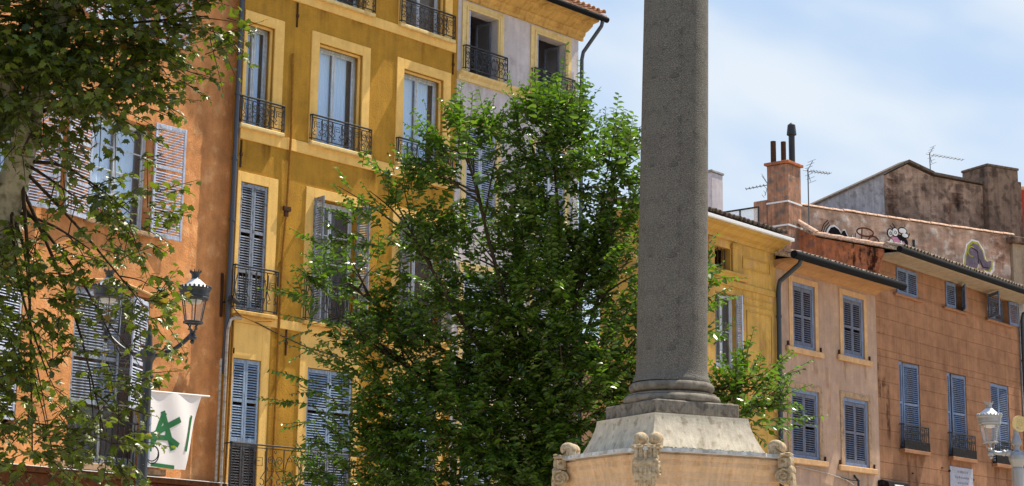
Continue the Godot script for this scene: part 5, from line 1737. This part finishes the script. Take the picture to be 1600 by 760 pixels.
func build_lamps() -> void:
	var a := at(231, 556, 26.5)
	var l := thing("street_lamp", "dark slate double lantern street lamp half hidden by plane leaves against the orange wall", "street lamp", Vector3(a.x, 0, a.z))
	var mb := MB.new()
	var h := a.y
	mb.lathe([Vector2(0, 0), Vector2(0.2, 0), Vector2(0.2, 0.3), Vector2(0.15, 0.36), Vector2(0.12, 0.8), Vector2(0.14, 0.84), Vector2(0.09, 0.9), Vector2(0.082, 1.4), Vector2(0.078, h - 0.35), Vector2(0.09, h - 0.34), Vector2(0.1, h - 0.3), Vector2(0.07, h - 0.26), Vector2(0.075, h - 0.1), Vector2(0.12, h - 0.02), Vector2(0.12, h + 0.06), Vector2(0.06, h + 0.12), Vector2(0.05, h + 0.3), Vector2(0.02, h + 0.42), Vector2(0, h + 0.5)], 18)
	part(l, "post", mb, M.lamp_slate)
	var lb := at(299, 537, 26.5)
	var dx := lb.x - a.x
	var dy := lb.y
	for s in [-1.0, 1.0]:
		var am := MB.new()
		var pts := []
		for i in 15:
			var t := i / 14.0
			pts.append(Vector3(s * dx * t, lerpf(h, dy + 0.1, t) - 0.1 * sin(t * PI * 0.9) + 0.09 * t * t, 0))
		am.tube(pts, 0.034, 8)
		am.tube(flat3(spiral(Vector2(s * dx * 0.42, h - 0.1 + 0.17), 0.02, 0.1, 0, s * 5.5, 18)), 0.014, 6)
		ball(am, pts[6], Vector3(0.055, 0.05, 0.05), 10)
		part(l, "arm", am, M.lamp_slate)
		lantern(l, Vector3(s * dx, dy, 0), M.lamp_slate, M.lamp_roof)
	# cable loops tied to the post
	var cc := thing("cable_coil", "loose black cable loops tied to the slate lamp post beside the banner", "cable", Vector3(a.x, 0, a.z))
	var cm := MB.new()
	var c0 := at(237, 709, 26.4) - Vector3(a.x, 0, a.z)
	for k in 2:
		var q := []
		for i in 25: q.append(c0 + Vector3(0.095 * cos(TAU * i / 24) + k * 0.012, (0.115 + k * 0.02) * sin(TAU * i / 24) - 0.02 * k, 0.02 * k))
		cm.tube(q, 0.009, 5)
	cm.tube([Vector3(0, c0.y + 0.3, 0.09), Vector3(0.02, c0.y + 0.02, 0.1), c0 + Vector3(-0.095, 0, 0), Vector3(0.03, c0.y - 0.2, 0.09)], 0.009, 5)
	part(cc, "loop", cm, M.cable)
	# silver lamp at the right edge
	var b := at(1590, 716, 32.0)
	var r := thing("street_lamp", "silver painted street lamp with round medallion finial before the coursed orange house", "street lamp", Vector3(b.x, 0, b.z))
	var pm := MB.new()
	h = b.y
	pm.lathe([Vector2(0, 0), Vector2(0.22, 0), Vector2(0.22, 0.4), Vector2(0.15, 0.5), Vector2(0.12, 1.0), Vector2(0.1, h - 0.5), Vector2(0.11, h - 0.2), Vector2(0.09, h - 0.17), Vector2(0.12, h - 0.11), Vector2(0.15, h - 0.03), Vector2(0.15, h + 0.04), Vector2(0.12, h + 0.1), Vector2(0.06, h + 0.13), Vector2(0.05, h + 0.2), Vector2(0.09, h + 0.25), Vector2(0.085, h + 0.31), Vector2(0.05, h + 0.42), Vector2(0.045, h + 0.52), Vector2(0.06, h + 0.53), Vector2(0.05, h + 0.56), Vector2(0, h + 0.56)], 20)
	part(r, "post", pm, M.lamp_silver)
	var md := MB.new()
	md.lathe([Vector2(0, -0.03), Vector2(0.12, -0.03), Vector2(0.145, -0.02), Vector2(0.15, 0.0), Vector2(0.145, 0.02), Vector2(0.12, 0.022), Vector2(0.11, 0.012), Vector2(0, 0.012)], 24)
	for i in 9: ball(md, Vector3(0.06 * cos(TAU * i / 9), 0.014, 0.06 * sin(TAU * i / 9)), Vector3(0.02, 0.008, 0.02), 8)
	ball(md, Vector3(0, 0.016, 0), Vector3(0.025, 0.014, 0.025), 8)
	var mdn := part(r, "medallion", md, M.cream, Vector3(0.07, h + 0.62, 0.02))
	mdn.rotation = Vector3(deg_to_rad(84), 0, deg_to_rad(-8))
	var rb := at(1549, 716, 32.0)
	var ddx := b.x - rb.x
	for s in [-1.0, 1.0]:
		var am := MB.new()
		var pts := []
		for i in 15:
			var t := i / 14.0
			pts.append(Vector3(s * ddx * t, h + 0.0 + 0.12 * sin(t * PI * 0.5) + 0.03 * sin(t * TAU), 0))
		am.tube(pts, [0.05, 0.05, 0.048, 0.046, 0.06, 0.06, 0.042, 0.04, 0.038, 0.036, 0.036, 0.034, 0.034, 0.034, 0.034], 10)
		for e in [3, 5, 7]: ball(am, pts[e], Vector3(0.05, 0.06, 0.06), 10)
		part(r, "arm", am, M.lamp_silver)
		lantern(r, Vector3(s * ddx, rb.y - 0.02, 0), M.lamp_silver, M.lamp_roof, 0.93)

# ---------------------------------------------------------------- banner
func build_banner() -> void:
	var o: Node3D = get_node("townhouse")
	var f := thing("banner", "white cloth banner with green tape crossed strokes hung on the orange wall", "banner")
	f.transform = o.transform
	var W := 0.32
	var tl := loc(o, 234, 612, W)
	var tr := loc(o, 314, 618, W)
	var bl := loc(o, 232, 730, W)
	var br := loc(o, 286, 735, W)
	var fold := func(u: float, v: float) -> float: return W + 0.022 * sin(u * 7.0 + v * 2.4) + 0.03 * (tl.y - v) * sin(u * 4.0 + 1.0)
	var mb := MB.new()
	var N := 18
	for i in N:
		for j in N:
			var p := []
			for e in [[0, 0], [1, 0], [1, 1], [0, 1]]:
				var s: float = float(i + e[0]) / N
				var t: float = float(j + e[1]) / N
				var q := tl.lerp(tr, s).lerp(bl.lerp(br, s), t)
				p.append(Vector3(q.x, q.y, fold.call(q.x, q.y)))
			mb.quad(p[0], p[1], p[2], p[3], Vector3(0, 0, 1))
	part(f, "cloth", mb, M.banner)
	var rod := MB.new()
	var re := loc(o, 327, 620, W)
	rod.tube([tl + Vector3(-0.15, 0.0, 0), re], 0.02, 6)
	rod.tube([re + Vector3(-0.02, 0, 0), Vector3(re.x - 0.02, re.y, 0.0)], 0.012, 6)
	rod.tube([tl, Vector3(tl.x, tl.y, 0.0)], 0.012, 6)
	part(f, "rod", rod, M.zinc_white)
	var k := 0
	for e in [[258, 645, 237, 698, 8], [255, 643, 269, 704, 8], [279, 656, 233, 684, 8], [233, 683, 264, 685, 7], [258, 680, 276, 697, 7], [299, 650, 286, 706, 4], [236, 726, 270, 731, 5], [234, 676, 234, 706, 5]]:
		var a := loc(o, e[0], e[1], W)
		var b := loc(o, e[2], e[3], W)
		var d := Vector2(b.x - a.x, b.y - a.y)
		var n: Vector2 = Vector2(-d.y, d.x).normalized() * (e[4] / 76.0 * 0.55)
		var q := MB.new()
		for i in 10:
			var p := []
			for c in [[0, -1], [1, -1], [1, 1], [0, 1]]:
				var t: float = float(i + c[0]) / 10
				var x: float = a.x + d.x * t + n.x * c[1]
				var y: float = a.y + d.y * t + n.y * c[1]
				p.append(Vector3(x, y, fold.call(x, y) + 0.005 + 0.002 * k))
			q.quad(p[0], p[1], p[2], p[3], Vector3(0, 0, 1))
		part(f, "tape_stroke", q, M.tape)
		k += 1

# ---------------------------------------------------------------- trees
func ovate_leaf() -> ArrayMesh:
	# pointed oval, one metre long, along +z, folded a little along its rib and bent down
	var mb := MB.new()
	var zs := [0.0, 0.12, 0.36, 0.62, 0.84, 1.0]
	var ws := [0.0, 0.17, 0.25, 0.21, 0.1, 0.0]
	for i in 5:
		var c0 := Vector3(0, -0.16 * zs[i] * zs[i], zs[i])
		var c1 := Vector3(0, -0.16 * zs[i + 1] * zs[i + 1], zs[i + 1])
		for s in [-1.0, 1.0]:
			var e0 := c0 + Vector3(s * ws[i], ws[i] * 0.35, 0)
			var e1 := c1 + Vector3(s * ws[i + 1], ws[i + 1] * 0.35, 0)
			mb.quad(c0, e0, e1, c1, Vector3.UP)
	return mb.mesh()

func lobed_leaf() -> ArrayMesh:
	# five-lobed plane leaf, one metre across, stalk at the origin, along +z
	var mb := MB.new()
	var o := [[0.0, 0.02], [0.14, -0.06], [0.36, 0.02], [0.30, 0.16], [0.52, 0.34], [0.34, 0.42], [0.26, 0.46], [0.30, 0.66], [0.14, 0.66], [0.0, 0.98]]
	var pts := []
	for q in o: pts.append(Vector2(q[0], q[1]))
	for i in range(o.size() - 2, 0, -1): pts.append(Vector2(-o[i][0], o[i][1]))
	var c := Vector3(0, 0.0, 0.3)
	for i in pts.size():
		var a: Vector2 = pts[i]
		var b: Vector2 = pts[(i + 1) % pts.size()]
		var ya := 0.16 * absf(a.x) - 0.75 * a.x * a.x - 0.34 * (a.y - 0.3) * (a.y - 0.3)
		var yb := 0.16 * absf(b.x) - 0.75 * b.x * b.x - 0.34 * (b.y - 0.3) * (b.y - 0.3)
		mb.tri(c, Vector3(a.x, ya, a.y), Vector3(b.x, yb, b.y), Vector3.UP)
	return mb.mesh()

func leaf_mat(c: Color, rough: float) -> StandardMaterial3D:
	var m := StandardMaterial3D.new()
	var im := Image.create(4, 4, false, Image.FORMAT_RGB8)
	im.fill(c)
	m.albedo_texture = ImageTexture.create_from_image(im)
	m.roughness = rough
	m.metallic_specular = 0.64
	m.backlight_enabled = true
	m.backlight = Color(0.95, 1.0, 0.5)
	return m

func in_frame(q: Vector3) -> bool:
	var d := q - EYE
	var z := d.dot(FW)
	return absf(d.dot(RT) / z * FOCAL) < 790.0 and absf(d.dot(UPV) / z * FOCAL) < 375.0

func leaf_basis(dir: Vector3, up: Vector3, s: float, sx := 1.0) -> Basis:
	var z := dir.normalized()
	var x := up.cross(z)
	if x.length() < 0.05: x = Vector3(1, 0, 0).cross(z)
	x = x.normalized()
	return Basis(x * s * sx, z.cross(x) * s, z * s)

# hangs the leaves of a crown: one MultiMesh, and the 300 nearest in the picture as nodes of their own
func hang(tree: Node3D, leaves: Array, shape: ArrayMesh, tints: Array, rough: float) -> void:
	var mats := []
	for c in tints: mats.append(leaf_mat(c.linear_to_srgb(), rough))
	var near := []
	for i in leaves.size():
		var q: Transform3D = leaves[i][0]
		if in_frame(q.origin): near.append([q.origin.distance_squared_to(EYE) - (30.0 if leaves[i][2] else 0.0), i])
	near.sort_custom(func(a, b): return a[0] < b[0] or (a[0] == b[0] and a[1] < b[1]))
	var single := {}
	for i in mini(300, near.size()): single[near[i][1]] = true
	var mm := MultiMesh.new()
	mm.transform_format = MultiMesh.TRANSFORM_3D
	mm.use_colors = true
	mm.mesh = shape
	mm.instance_count = leaves.size() - single.size()
	var crown := MultiMeshInstance3D.new()
	crown.name = "crown"
	crown.set_meta("kind", "stuff")
	var base := leaf_mat(Color.WHITE, rough)
	base.vertex_color_use_as_albedo = true
	crown.material_override = base
	var inv := tree.transform.affine_inverse()
	var k := 0
	for i in leaves.size():
		if single.has(i): continue
		mm.set_instance_transform(k, inv * leaves[i][0])
		mm.set_instance_color(k, leaves[i][1])
		k += 1
	crown.multimesh = mm
	tree.add_child(crown)
	for i in leaves.size():
		if not single.has(i): continue
		var o := part(crown, "leaf", shape, mats[i % mats.size()])
		o.transform = inv * leaves[i][0]

func limb(tree: Node3D, called: String, pts: Array, r0: float, r1: float, mat: Material, sides := 8) -> void:
	var c := Curve3D.new()
	for i in pts.size():
		var tn := Vector3.ZERO
		if i > 0 and i < pts.size() - 1: tn = (pts[i + 1] - pts[i - 1]) / 6.0
		c.add_point(pts[i], -tn, tn)
	var n := 4 * (pts.size() - 1) + 1
	var q := []
	var rr := []
	for i in n:
		q.append(c.sample_baked(c.get_baked_length() * i / (n - 1)))
		rr.append(lerpf(r0, r1, float(i) / (n - 1)))
	var mb := MB.new()
	mb.tube(q, rr, sides)
	part(tree, called, mb, mat)

func build_round_tree() -> void:
	var rg := RandomNumberGenerator.new()
	rg.seed = 77
	var clump := FastNoiseLite.new()
	clump.seed = 8
	clump.noise_type = FastNoiseLite.TYPE_SIMPLEX_SMOOTH
	clump.frequency = 0.85
	clump.fractal_octaves = 2
	var root := at(850, 760, 24.0)
	var t := thing("broadleaf_tree", "dense green small leaved tree with arching shoots behind the granite column", "tree", Vector3(root.x, 0, root.z))
	var o := t.position
	var lobes := [[800, 470, 190, 170, 24.0, 1.0], [860, 240, 78, 105, 24.0, 1.0], [730, 270, 75, 85, 23.7, 1.0], [620, 350, 85, 85, 23.8, 1.0], [545, 470, 75, 70, 24.2, 0.6], [585, 580, 85, 105, 23.8, 0.5], [968, 262, 34, 72, 24.4, 0.7], [965, 430, 85, 120, 24.2, 1.0], [720, 640, 170, 130, 23.4, 1.0], [900, 650, 170, 130, 23.6, 1.0], [1080, 490, 32, 95, 24.8, 0.3], [1160, 625, 62, 48, 24.4, 1.0], [1098, 430, 14, 40, 24.8, 0.1], [800, 800, 330, 120, 23.6, 0.8], [570, 720, 80, 70, 23.6, 0.45]]
	var sites := []      # [base, direction, length, feature]
	for L in lobes:
		var c := at(L[0], L[1], L[4])
		var k: float = L[4] / FOCAL
		var rad := Vector3(L[2] * k, L[3] * k, (L[2] + L[3]) * 0.5 * k * 0.48)
		var n := int(900.0 * pow(rad.x * rad.y * rad.z, 0.72) * L[5]) + 16
		for i in n:
			var d := Vector3(rg.randfn(), rg.randfn(), rg.randfn()).normalized()
			var q := c + d * rad * pow(rg.randf(), 0.36) * (0.94 + 0.5 * clump.get_noise_3dv(c + d * 3.0))
			if clump.get_noise_3dv(q) < -0.15 and L[0] < 1000: continue
			var dir := (d * 0.7 + Vector3(0, 0.55, 0) + Vector3(rg.randf_range(-1, 1), rg.randf_range(-0.6, 0.6), rg.randf_range(-1, 1)) * 0.6).normalized()
			sites.append([q, dir, rg.randf_range(0.34, 0.62), false])
	for e in [[872, 185, 884, 72], [840, 190, 836, 108], [812, 215, 795, 114], [716, 240, 721, 130], [730, 250, 738, 147], [768, 235, 748, 141], [690, 255, 662, 156], [905, 190, 908, 98], [955, 240, 967, 148], [978, 260, 990, 178], [935, 260, 940, 190], [625, 290, 557, 236], [640, 280, 612, 222], [600, 320, 575, 330], [535, 400, 451, 356], [520, 420, 470, 395], [490, 465, 405, 452], [480, 500, 440, 492], [500, 600, 421, 578], [485, 632, 402, 622], [500, 655, 438, 672], [505, 690, 455, 705], [1200, 600, 1268, 563], [1195, 585, 1240, 552], [1205, 655, 1292, 650], [1190, 665, 1250, 668], [1170, 590, 1190, 548], [1120, 470, 1152, 462], [1115, 540, 1148, 500], [1105, 430, 1132, 420], [1108, 380, 1122, 366], [1105, 520, 1135, 530], [1150, 610, 1150, 545], [830, 660, 775, 600], [790, 690, 720, 655], [800, 740, 790, 660]]:
		var dp := rg.randf_range(22.6, 24.2)
		var a := at(e[0], e[1], dp)
		var b := at(e[2], e[3], dp + rg.randf_range(-0.2, 0.1))
		sites.append([a, (b - a).normalized(), a.distance_to(b) * 1.02, true])
		if a.distance_to(b) > 0.5: sites.append([a.lerp(b, 0.25), (b - a).normalized() + Vector3(rg.randf_range(-0.5, 0.5), rg.randf_range(-0.2, 0.5), 0), 0.4, false])
	var leaves := []
	var tw := MB.new()
	for s in sites:
		var base: Vector3 = s[0]
		var dir: Vector3 = s[1].normalized()
		var length: float = s[2]
		var side := dir.cross(Vector3.UP)
		if side.length() < 0.2: side = Vector3(rg.randf_range(-1, 1), 0, rg.randf_range(-1, 1))
		side = side.normalized().rotated(dir, rg.randf_range(-0.6, 0.6))
		var bend := Vector3(0, -1, 0) * rg.randf_range(0.0, 0.22) * length if not s[3] else Vector3.ZERO
		var n := int(length / 0.034)
		var pts := []
		for i in 4:
			var tt := i / 3.0
			pts.append(base + dir * length * tt + bend * tt * tt - o)
		tw.tube(pts, [0.006, 0.005, 0.004, 0.002], 3, false)
		for i in n:
			var tt := (i + 0.7) / n
			var q := base + dir * length * tt + bend * tt * tt
			var sd := side * (1.0 if i % 2 else -1.0)
			var ld := (dir * rg.randf_range(0.25, 0.7) + sd * 0.9 + Vector3(0, rg.randf_range(-0.55, 0.15), 0) + Vector3(rg.randf_range(-1, 1), rg.randf_range(-1, 1), rg.randf_range(-1, 1)) * 0.22)
			var upv := (Vector3(0, 0.8, 0) + side.cross(dir) * 0.5 + Vector3(rg.randf_range(-1, 1), rg.randf_range(-1, 1), rg.randf_range(-1, 1)) * 0.9)
			var size := rg.randf_range(0.075, 0.145) * (1.12 if s[3] else 1.0) * (1.0 - 0.35 * tt * tt) * (0.8 + 0.2 * sin(PI * minf(1.0, tt + 0.2)))
			var col := Color(0.05, 0.11, 0.016).lerp(Color(0.15, 0.27, 0.03), rg.randf())
			leaves.append([Transform3D(leaf_basis(ld, upv, size, rg.randf_range(0.85, 1.15)), q), col, s[3]])
	print("round tree leaves ", leaves.size())
	# trunk and limbs
	var top := at(845, 560, 24.0) - o
	limb(t, "trunk", [Vector3(0, 0, 0), Vector3(0.05, 1.2, 0.02), Vector3(-0.03, 2.4, 0), top], 0.17, 0.10, M.bark, 12)
	for L in lobes:
		var c := at(L[0], L[1] - L[3] * 0.35, L[4]) - o
		var st := top * (0.55 + 0.4 * rg.randf())
		var mid := st.lerp(c, 0.5) + Vector3(rg.randf_range(-0.2, 0.2), rg.randf_range(-0.25, 0.1), rg.randf_range(-0.2, 0.2))
		limb(t, "limb", [st, mid, c], 0.05, 0.012, M.bark, 7)
		for k in 7:
			var tt := rg.randf_range(0.45, 0.95)
			var a := mid.lerp(c, tt)
			var e: Vector3 = c + Vector3(rg.randfn(), rg.randfn() * 0.8, rg.randfn()) * (L[2] * L[4] / FOCAL) * 0.5
			limb(t, "branch", [a, a.lerp(e, 0.5) + Vector3(0, 0.05, 0), e], 0.018, 0.005, M.bark, 5)
	var twn := part(t, "twigs", tw, M.bark)
	twn.set_meta("kind", "stuff")
	hang(t, leaves, ovate_leaf(), [Color(0.06, 0.13, 0.018), Color(0.1, 0.19, 0.022), Color(0.14, 0.25, 0.028)], 0.3)

func build_plane_tree() -> void:
	var rg := RandomNumberGenerator.new()
	rg.seed = 91
	var clump := FastNoiseLite.new()
	clump.seed = 9
	clump.noise_type = FastNoiseLite.TYPE_SIMPLEX_SMOOTH
	clump.frequency = 1.0
	clump.fractal_octaves = 2
	var t := thing("plane_tree", "big plane tree with pale bark and broad lobed leaves in front of the orange house", "tree", Vector3(-9.2, 0, -23.0))
	var o := t.position
	var lobes := [[130, 40, 170, 95, 22.4, 1.5], [40, 130, 120, 95, 22.2, 1.6], [235, 55, 85, 70, 22.6, 1.2], [325, 25, 45, 40, 22.6, 0.7], [140, 160, 120, 55, 22.0, 1.1], [55, 215, 75, 40, 22.0, 1.1], [100, -150, 330, 150, 22.6, 1.4], [-100, 60, 150, 200, 22.4, 1.0], [40, -420, 360, 180, 22.6, 1.0], [260, -300, 240, 150, 23.6, 1.1], [45, 460, 75, 90, 22.2, 0.75], [140, 390, 65, 50, 22.4, 0.5], [205, 335, 45, 28, 22.4, 0.35], [75, 590, 95, 100, 22.2, 0.7], [190, 560, 35, 70, 22.4, 0.32], [50, 710, 90, 70, 22.0, 0.75], [165, 690, 50, 55, 22.2, 0.34], [225, 480, 34, 34, 22.6, 0.4], [120, 310, 60, 30, 22.4, 0.4], [-60, 500, 100, 240, 22.4, 0.9]]
	var sites := []
	for L in lobes:
		var c := at(L[0], L[1], L[4])
		var k: float = L[4] / FOCAL
		var rad := Vector3(L[2] * k, L[3] * k, clampf((L[2] + L[3]) * 0.5 * k * 0.9, 0.5, 1.6))
		var n := int(205.0 * pow(rad.x * rad.y * rad.z, 0.72) * L[5]) + 12
		for i in n:
			var d := Vector3(rg.randfn(), rg.randfn(), rg.randfn()).normalized()
			var q := c + d * rad * pow(rg.randf(), 0.4) * 0.92
			if clump.get_noise_3dv(q) < -0.14: continue
			var dir := (d * 0.7 + Vector3(0.25, 0.05, 0.1) + Vector3(rg.randf_range(-1, 1), rg.randf_range(-0.8, 0.5), rg.randf_range(-1, 1)) * 0.7).normalized()
			sites.append([q, dir, rg.randf_range(0.35, 0.7), false])
	for e in [[330, 60, 412, 28], [320, 85, 385, 60], [340, 40, 395, 95], [290, 110, 348, 130], [280, 125, 330, 150], [250, 160, 292, 182], [245, 300, 310, 278], [250, 330, 300, 335], [235, 380, 262, 395], [225, 470, 285, 470], [230, 500, 275, 488], [220, 540, 285, 560], [205, 600, 265, 575], [200, 640, 245, 648], [190, 680, 232, 700], [170, 720, 205, 735], [215, 250, 250, 240], [200, 205, 240, 212], [300, 20, 345, -15], [235, 430, 275, 440]]:
		var dp := rg.randf_range(22.0, 22.6)
		var a := at(e[0], e[1], dp)
		var b := at(e[2], e[3], dp)
		sites.append([a, (b - a).normalized(), a.distance_to(b), true])
		sites.append([a.lerp(b, 0.2), (b - a).normalized() + Vector3(rg.randf_range(-0.4, 0.4), rg.randf_range(-0.5, 0.4), rg.randf_range(-0.3, 0.3)), a.distance_to(b) * 0.6, false])
	var leaves := []
	var tw := MB.new()
	for s in sites:
		var base: Vector3 = s[0]
		var dir: Vector3 = s[1].normalized()
		var length: float = s[2]
		var side := dir.cross(Vector3.UP)
		if side.length() < 0.2: side = Vector3(rg.randf_range(-1, 1), 0, rg.randf_range(-1, 1))
		side = side.normalized()
		var n := maxi(4, int(length / 0.062))
		var bend := Vector3(0, -1, 0) * rg.randf_range(0.0, 0.2) * length
		var pts := []
		for i in 4:
			var tt := i / 3.0
			pts.append(base + dir * length * tt + bend * tt * tt - o)
		tw.tube(pts, [0.008, 0.007, 0.005, 0.003], 3, false)
		for i in n:
			var tt := (i + 0.7) / n
			var q := base + dir * length * tt + bend * tt * tt
			var sd := side.rotated(dir, rg.randf_range(-0.9, 0.9)) * (1.0 if i % 2 else -1.0)
			var pet := (dir * 0.4 + sd + Vector3(0, rg.randf_range(-0.2, 0.4), 0)).normalized()
			var ql := q + pet * rg.randf_range(0.03, 0.06)
			var ld := pet + Vector3(0, rg.randf_range(-1.1, 0.0), 0) + Vector3(rg.randf_range(-1, 1), rg.randf_range(-1, 1), rg.randf_range(-1, 1)) * 0.35
			var upv := Vector3(0, 1, 0) + Vector3(rg.randf_range(-1, 1), rg.randf_range(-1, 1), rg.randf_range(-1, 1)) * 0.6
			var size := rg.randf_range(0.1, 0.17) * (1.0 - 0.3 * tt * tt)
			var col := Color(0.05, 0.08, 0.014).lerp(Color(0.19, 0.24, 0.03), rg.randf())
			if rg.randf() < 0.03: col = Color(0.3, 0.2, 0.05)
			leaves.append([Transform3D(leaf_basis(ld, upv, size), ql), col, s[3]])
	print("plane tree leaves ", leaves.size())
	var fork := at(8, 330, 22.8) - o
	limb(t, "trunk", [Vector3(0, 0, 0), Vector3(0.15, 2.2, 0), Vector3(0.9, 4.6, 0.1), at(-12, 420, 22.9) - o, fork, at(34, 240, 22.7) - o], 0.36, 0.19, M.bark_plane, 16)
	var hub := at(34, 240, 22.7) - o
	limb(t, "limb", [hub, at(60, 120, 22.6) - o, at(110, -60, 22.6) - o, at(140, -350, 22.8) - o], 0.17, 0.05, M.bark_plane, 12)
	limb(t, "limb", [hub, at(10, 130, 22.5) - o, at(-80, 0, 22.4) - o], 0.13, 0.05, M.bark_plane, 10)
	for L in lobes:
		var c := at(L[0], L[1], L[4]) - o
		var st: Vector3 = fork.lerp(hub, rg.randf()) if L[1] > 200 else (hub.lerp(at(90, 20, 22.6) - o, rg.randf()))
		var mid := st.lerp(c, 0.5) + Vector3(rg.randf_range(-0.2, 0.2), rg.randf_range(0.0, 0.35), rg.randf_range(-0.2, 0.2))
		limb(t, "branch", [st, mid, c], 0.03, 0.008, M.bark, 6)
		for k in 3:
			var a := mid.lerp(c, rg.randf_range(0.3, 0.9))
			var e: Vector3 = c + Vector3(rg.randfn(), rg.randfn(), rg.randfn()) * (L[2] * L[4] / FOCAL) * 0.5
			limb(t, "branch", [a, a.lerp(e, 0.5) + Vector3(0, 0.05, 0), e], 0.011, 0.004, M.bark, 5)
	var twn := part(t, "twigs", tw, M.bark)
	twn.set_meta("kind", "stuff")
	hang(t, leaves, lobed_leaf(), [Color(0.07, 0.1, 0.016), Color(0.12, 0.16, 0.022), Color(0.17, 0.22, 0.028)], 0.36)

# plane trees added out of view to keep the sky off the column
func build_added_trees() -> void:
	var rg := RandomNumberGenerator.new()
	rg.seed = 15
	var shape := lobed_leaf()
	var mat := leaf_mat(Color(0.11, 0.16, 0.03).linear_to_srgb(), 0.45)
	var first: Node3D = null
	for s in [[-8.6, -12.5, 0.0], [10.2, -13.0, 1.3, "unseen plane tree added on the right side to block sky light"], [-3.5, 7.0, 2.6, "unseen plane tree added just behind the left shoulder of the viewer to block sky light"], [6.5, 9.0, 4.0, "unseen plane tree added behind the right shoulder of the viewer to block sky light"], [-13.0, 6.0, 5.1, "unseen plane tree added farthest behind the viewer on the left to block sky light"]]:
		var w := Vector3(s[0], 0, s[1])
		if first != null:
			var c := first.duplicate() as Node3D
			c.name = numbered("plane_tree")
			add_child(c)
			c.position = w
			c.set_meta("label", s[3])
			c.rotation.y = s[2]
			continue
		first = thing("plane_tree", "unseen tall plane tree added left of the approach to the column to block sky light", "tree", w, "added plane trees out of view")
		limb(first, "trunk", [Vector3(0, 0, 0), Vector3(0.1, 3, 0), Vector3(0, 6, 0.1), Vector3(0.1, 10, 0)], 0.4, 0.12, M.bark_plane, 12)
		for k in 7:
			var a := TAU * k / 7
			limb(first, "limb", [Vector3(0, 4.5 + k * 0.5, 0), Vector3(cos(a) * 1.5, 6.4 + k * 0.4, sin(a) * 1.5), Vector3(cos(a) * 3.2, 8.0 + k * 0.5, sin(a) * 3.2)], 0.14, 0.03, M.bark_plane, 8)
		var mm := MultiMesh.new()
		mm.transform_format = MultiMesh.TRANSFORM_3D
		mm.mesh = shape
		mm.instance_count = 7000
		for i in 7000:
			var d := Vector3(rg.randfn(), rg.randfn(), rg.randfn()).normalized()
			var q := Vector3(0, 9.2, 0) + d * Vector3(4.4, 4.9, 4.4) * pow(rg.randf(), 0.4)
			mm.set_instance_transform(i, Transform3D(leaf_basis(d + Vector3(rg.randf_range(-1, 1), rg.randf_range(-1, 0.2), rg.randf_range(-1, 1)), Vector3(rg.randf_range(-0.5, 0.5), 1, rg.randf_range(-0.5, 0.5)), rg.randf_range(0.2, 0.32)), q))
		var cr := MultiMeshInstance3D.new()
		cr.name = "crown"
		cr.set_meta("kind", "stuff")
		cr.multimesh = mm
		cr.material_override = mat
		first.add_child(cr)
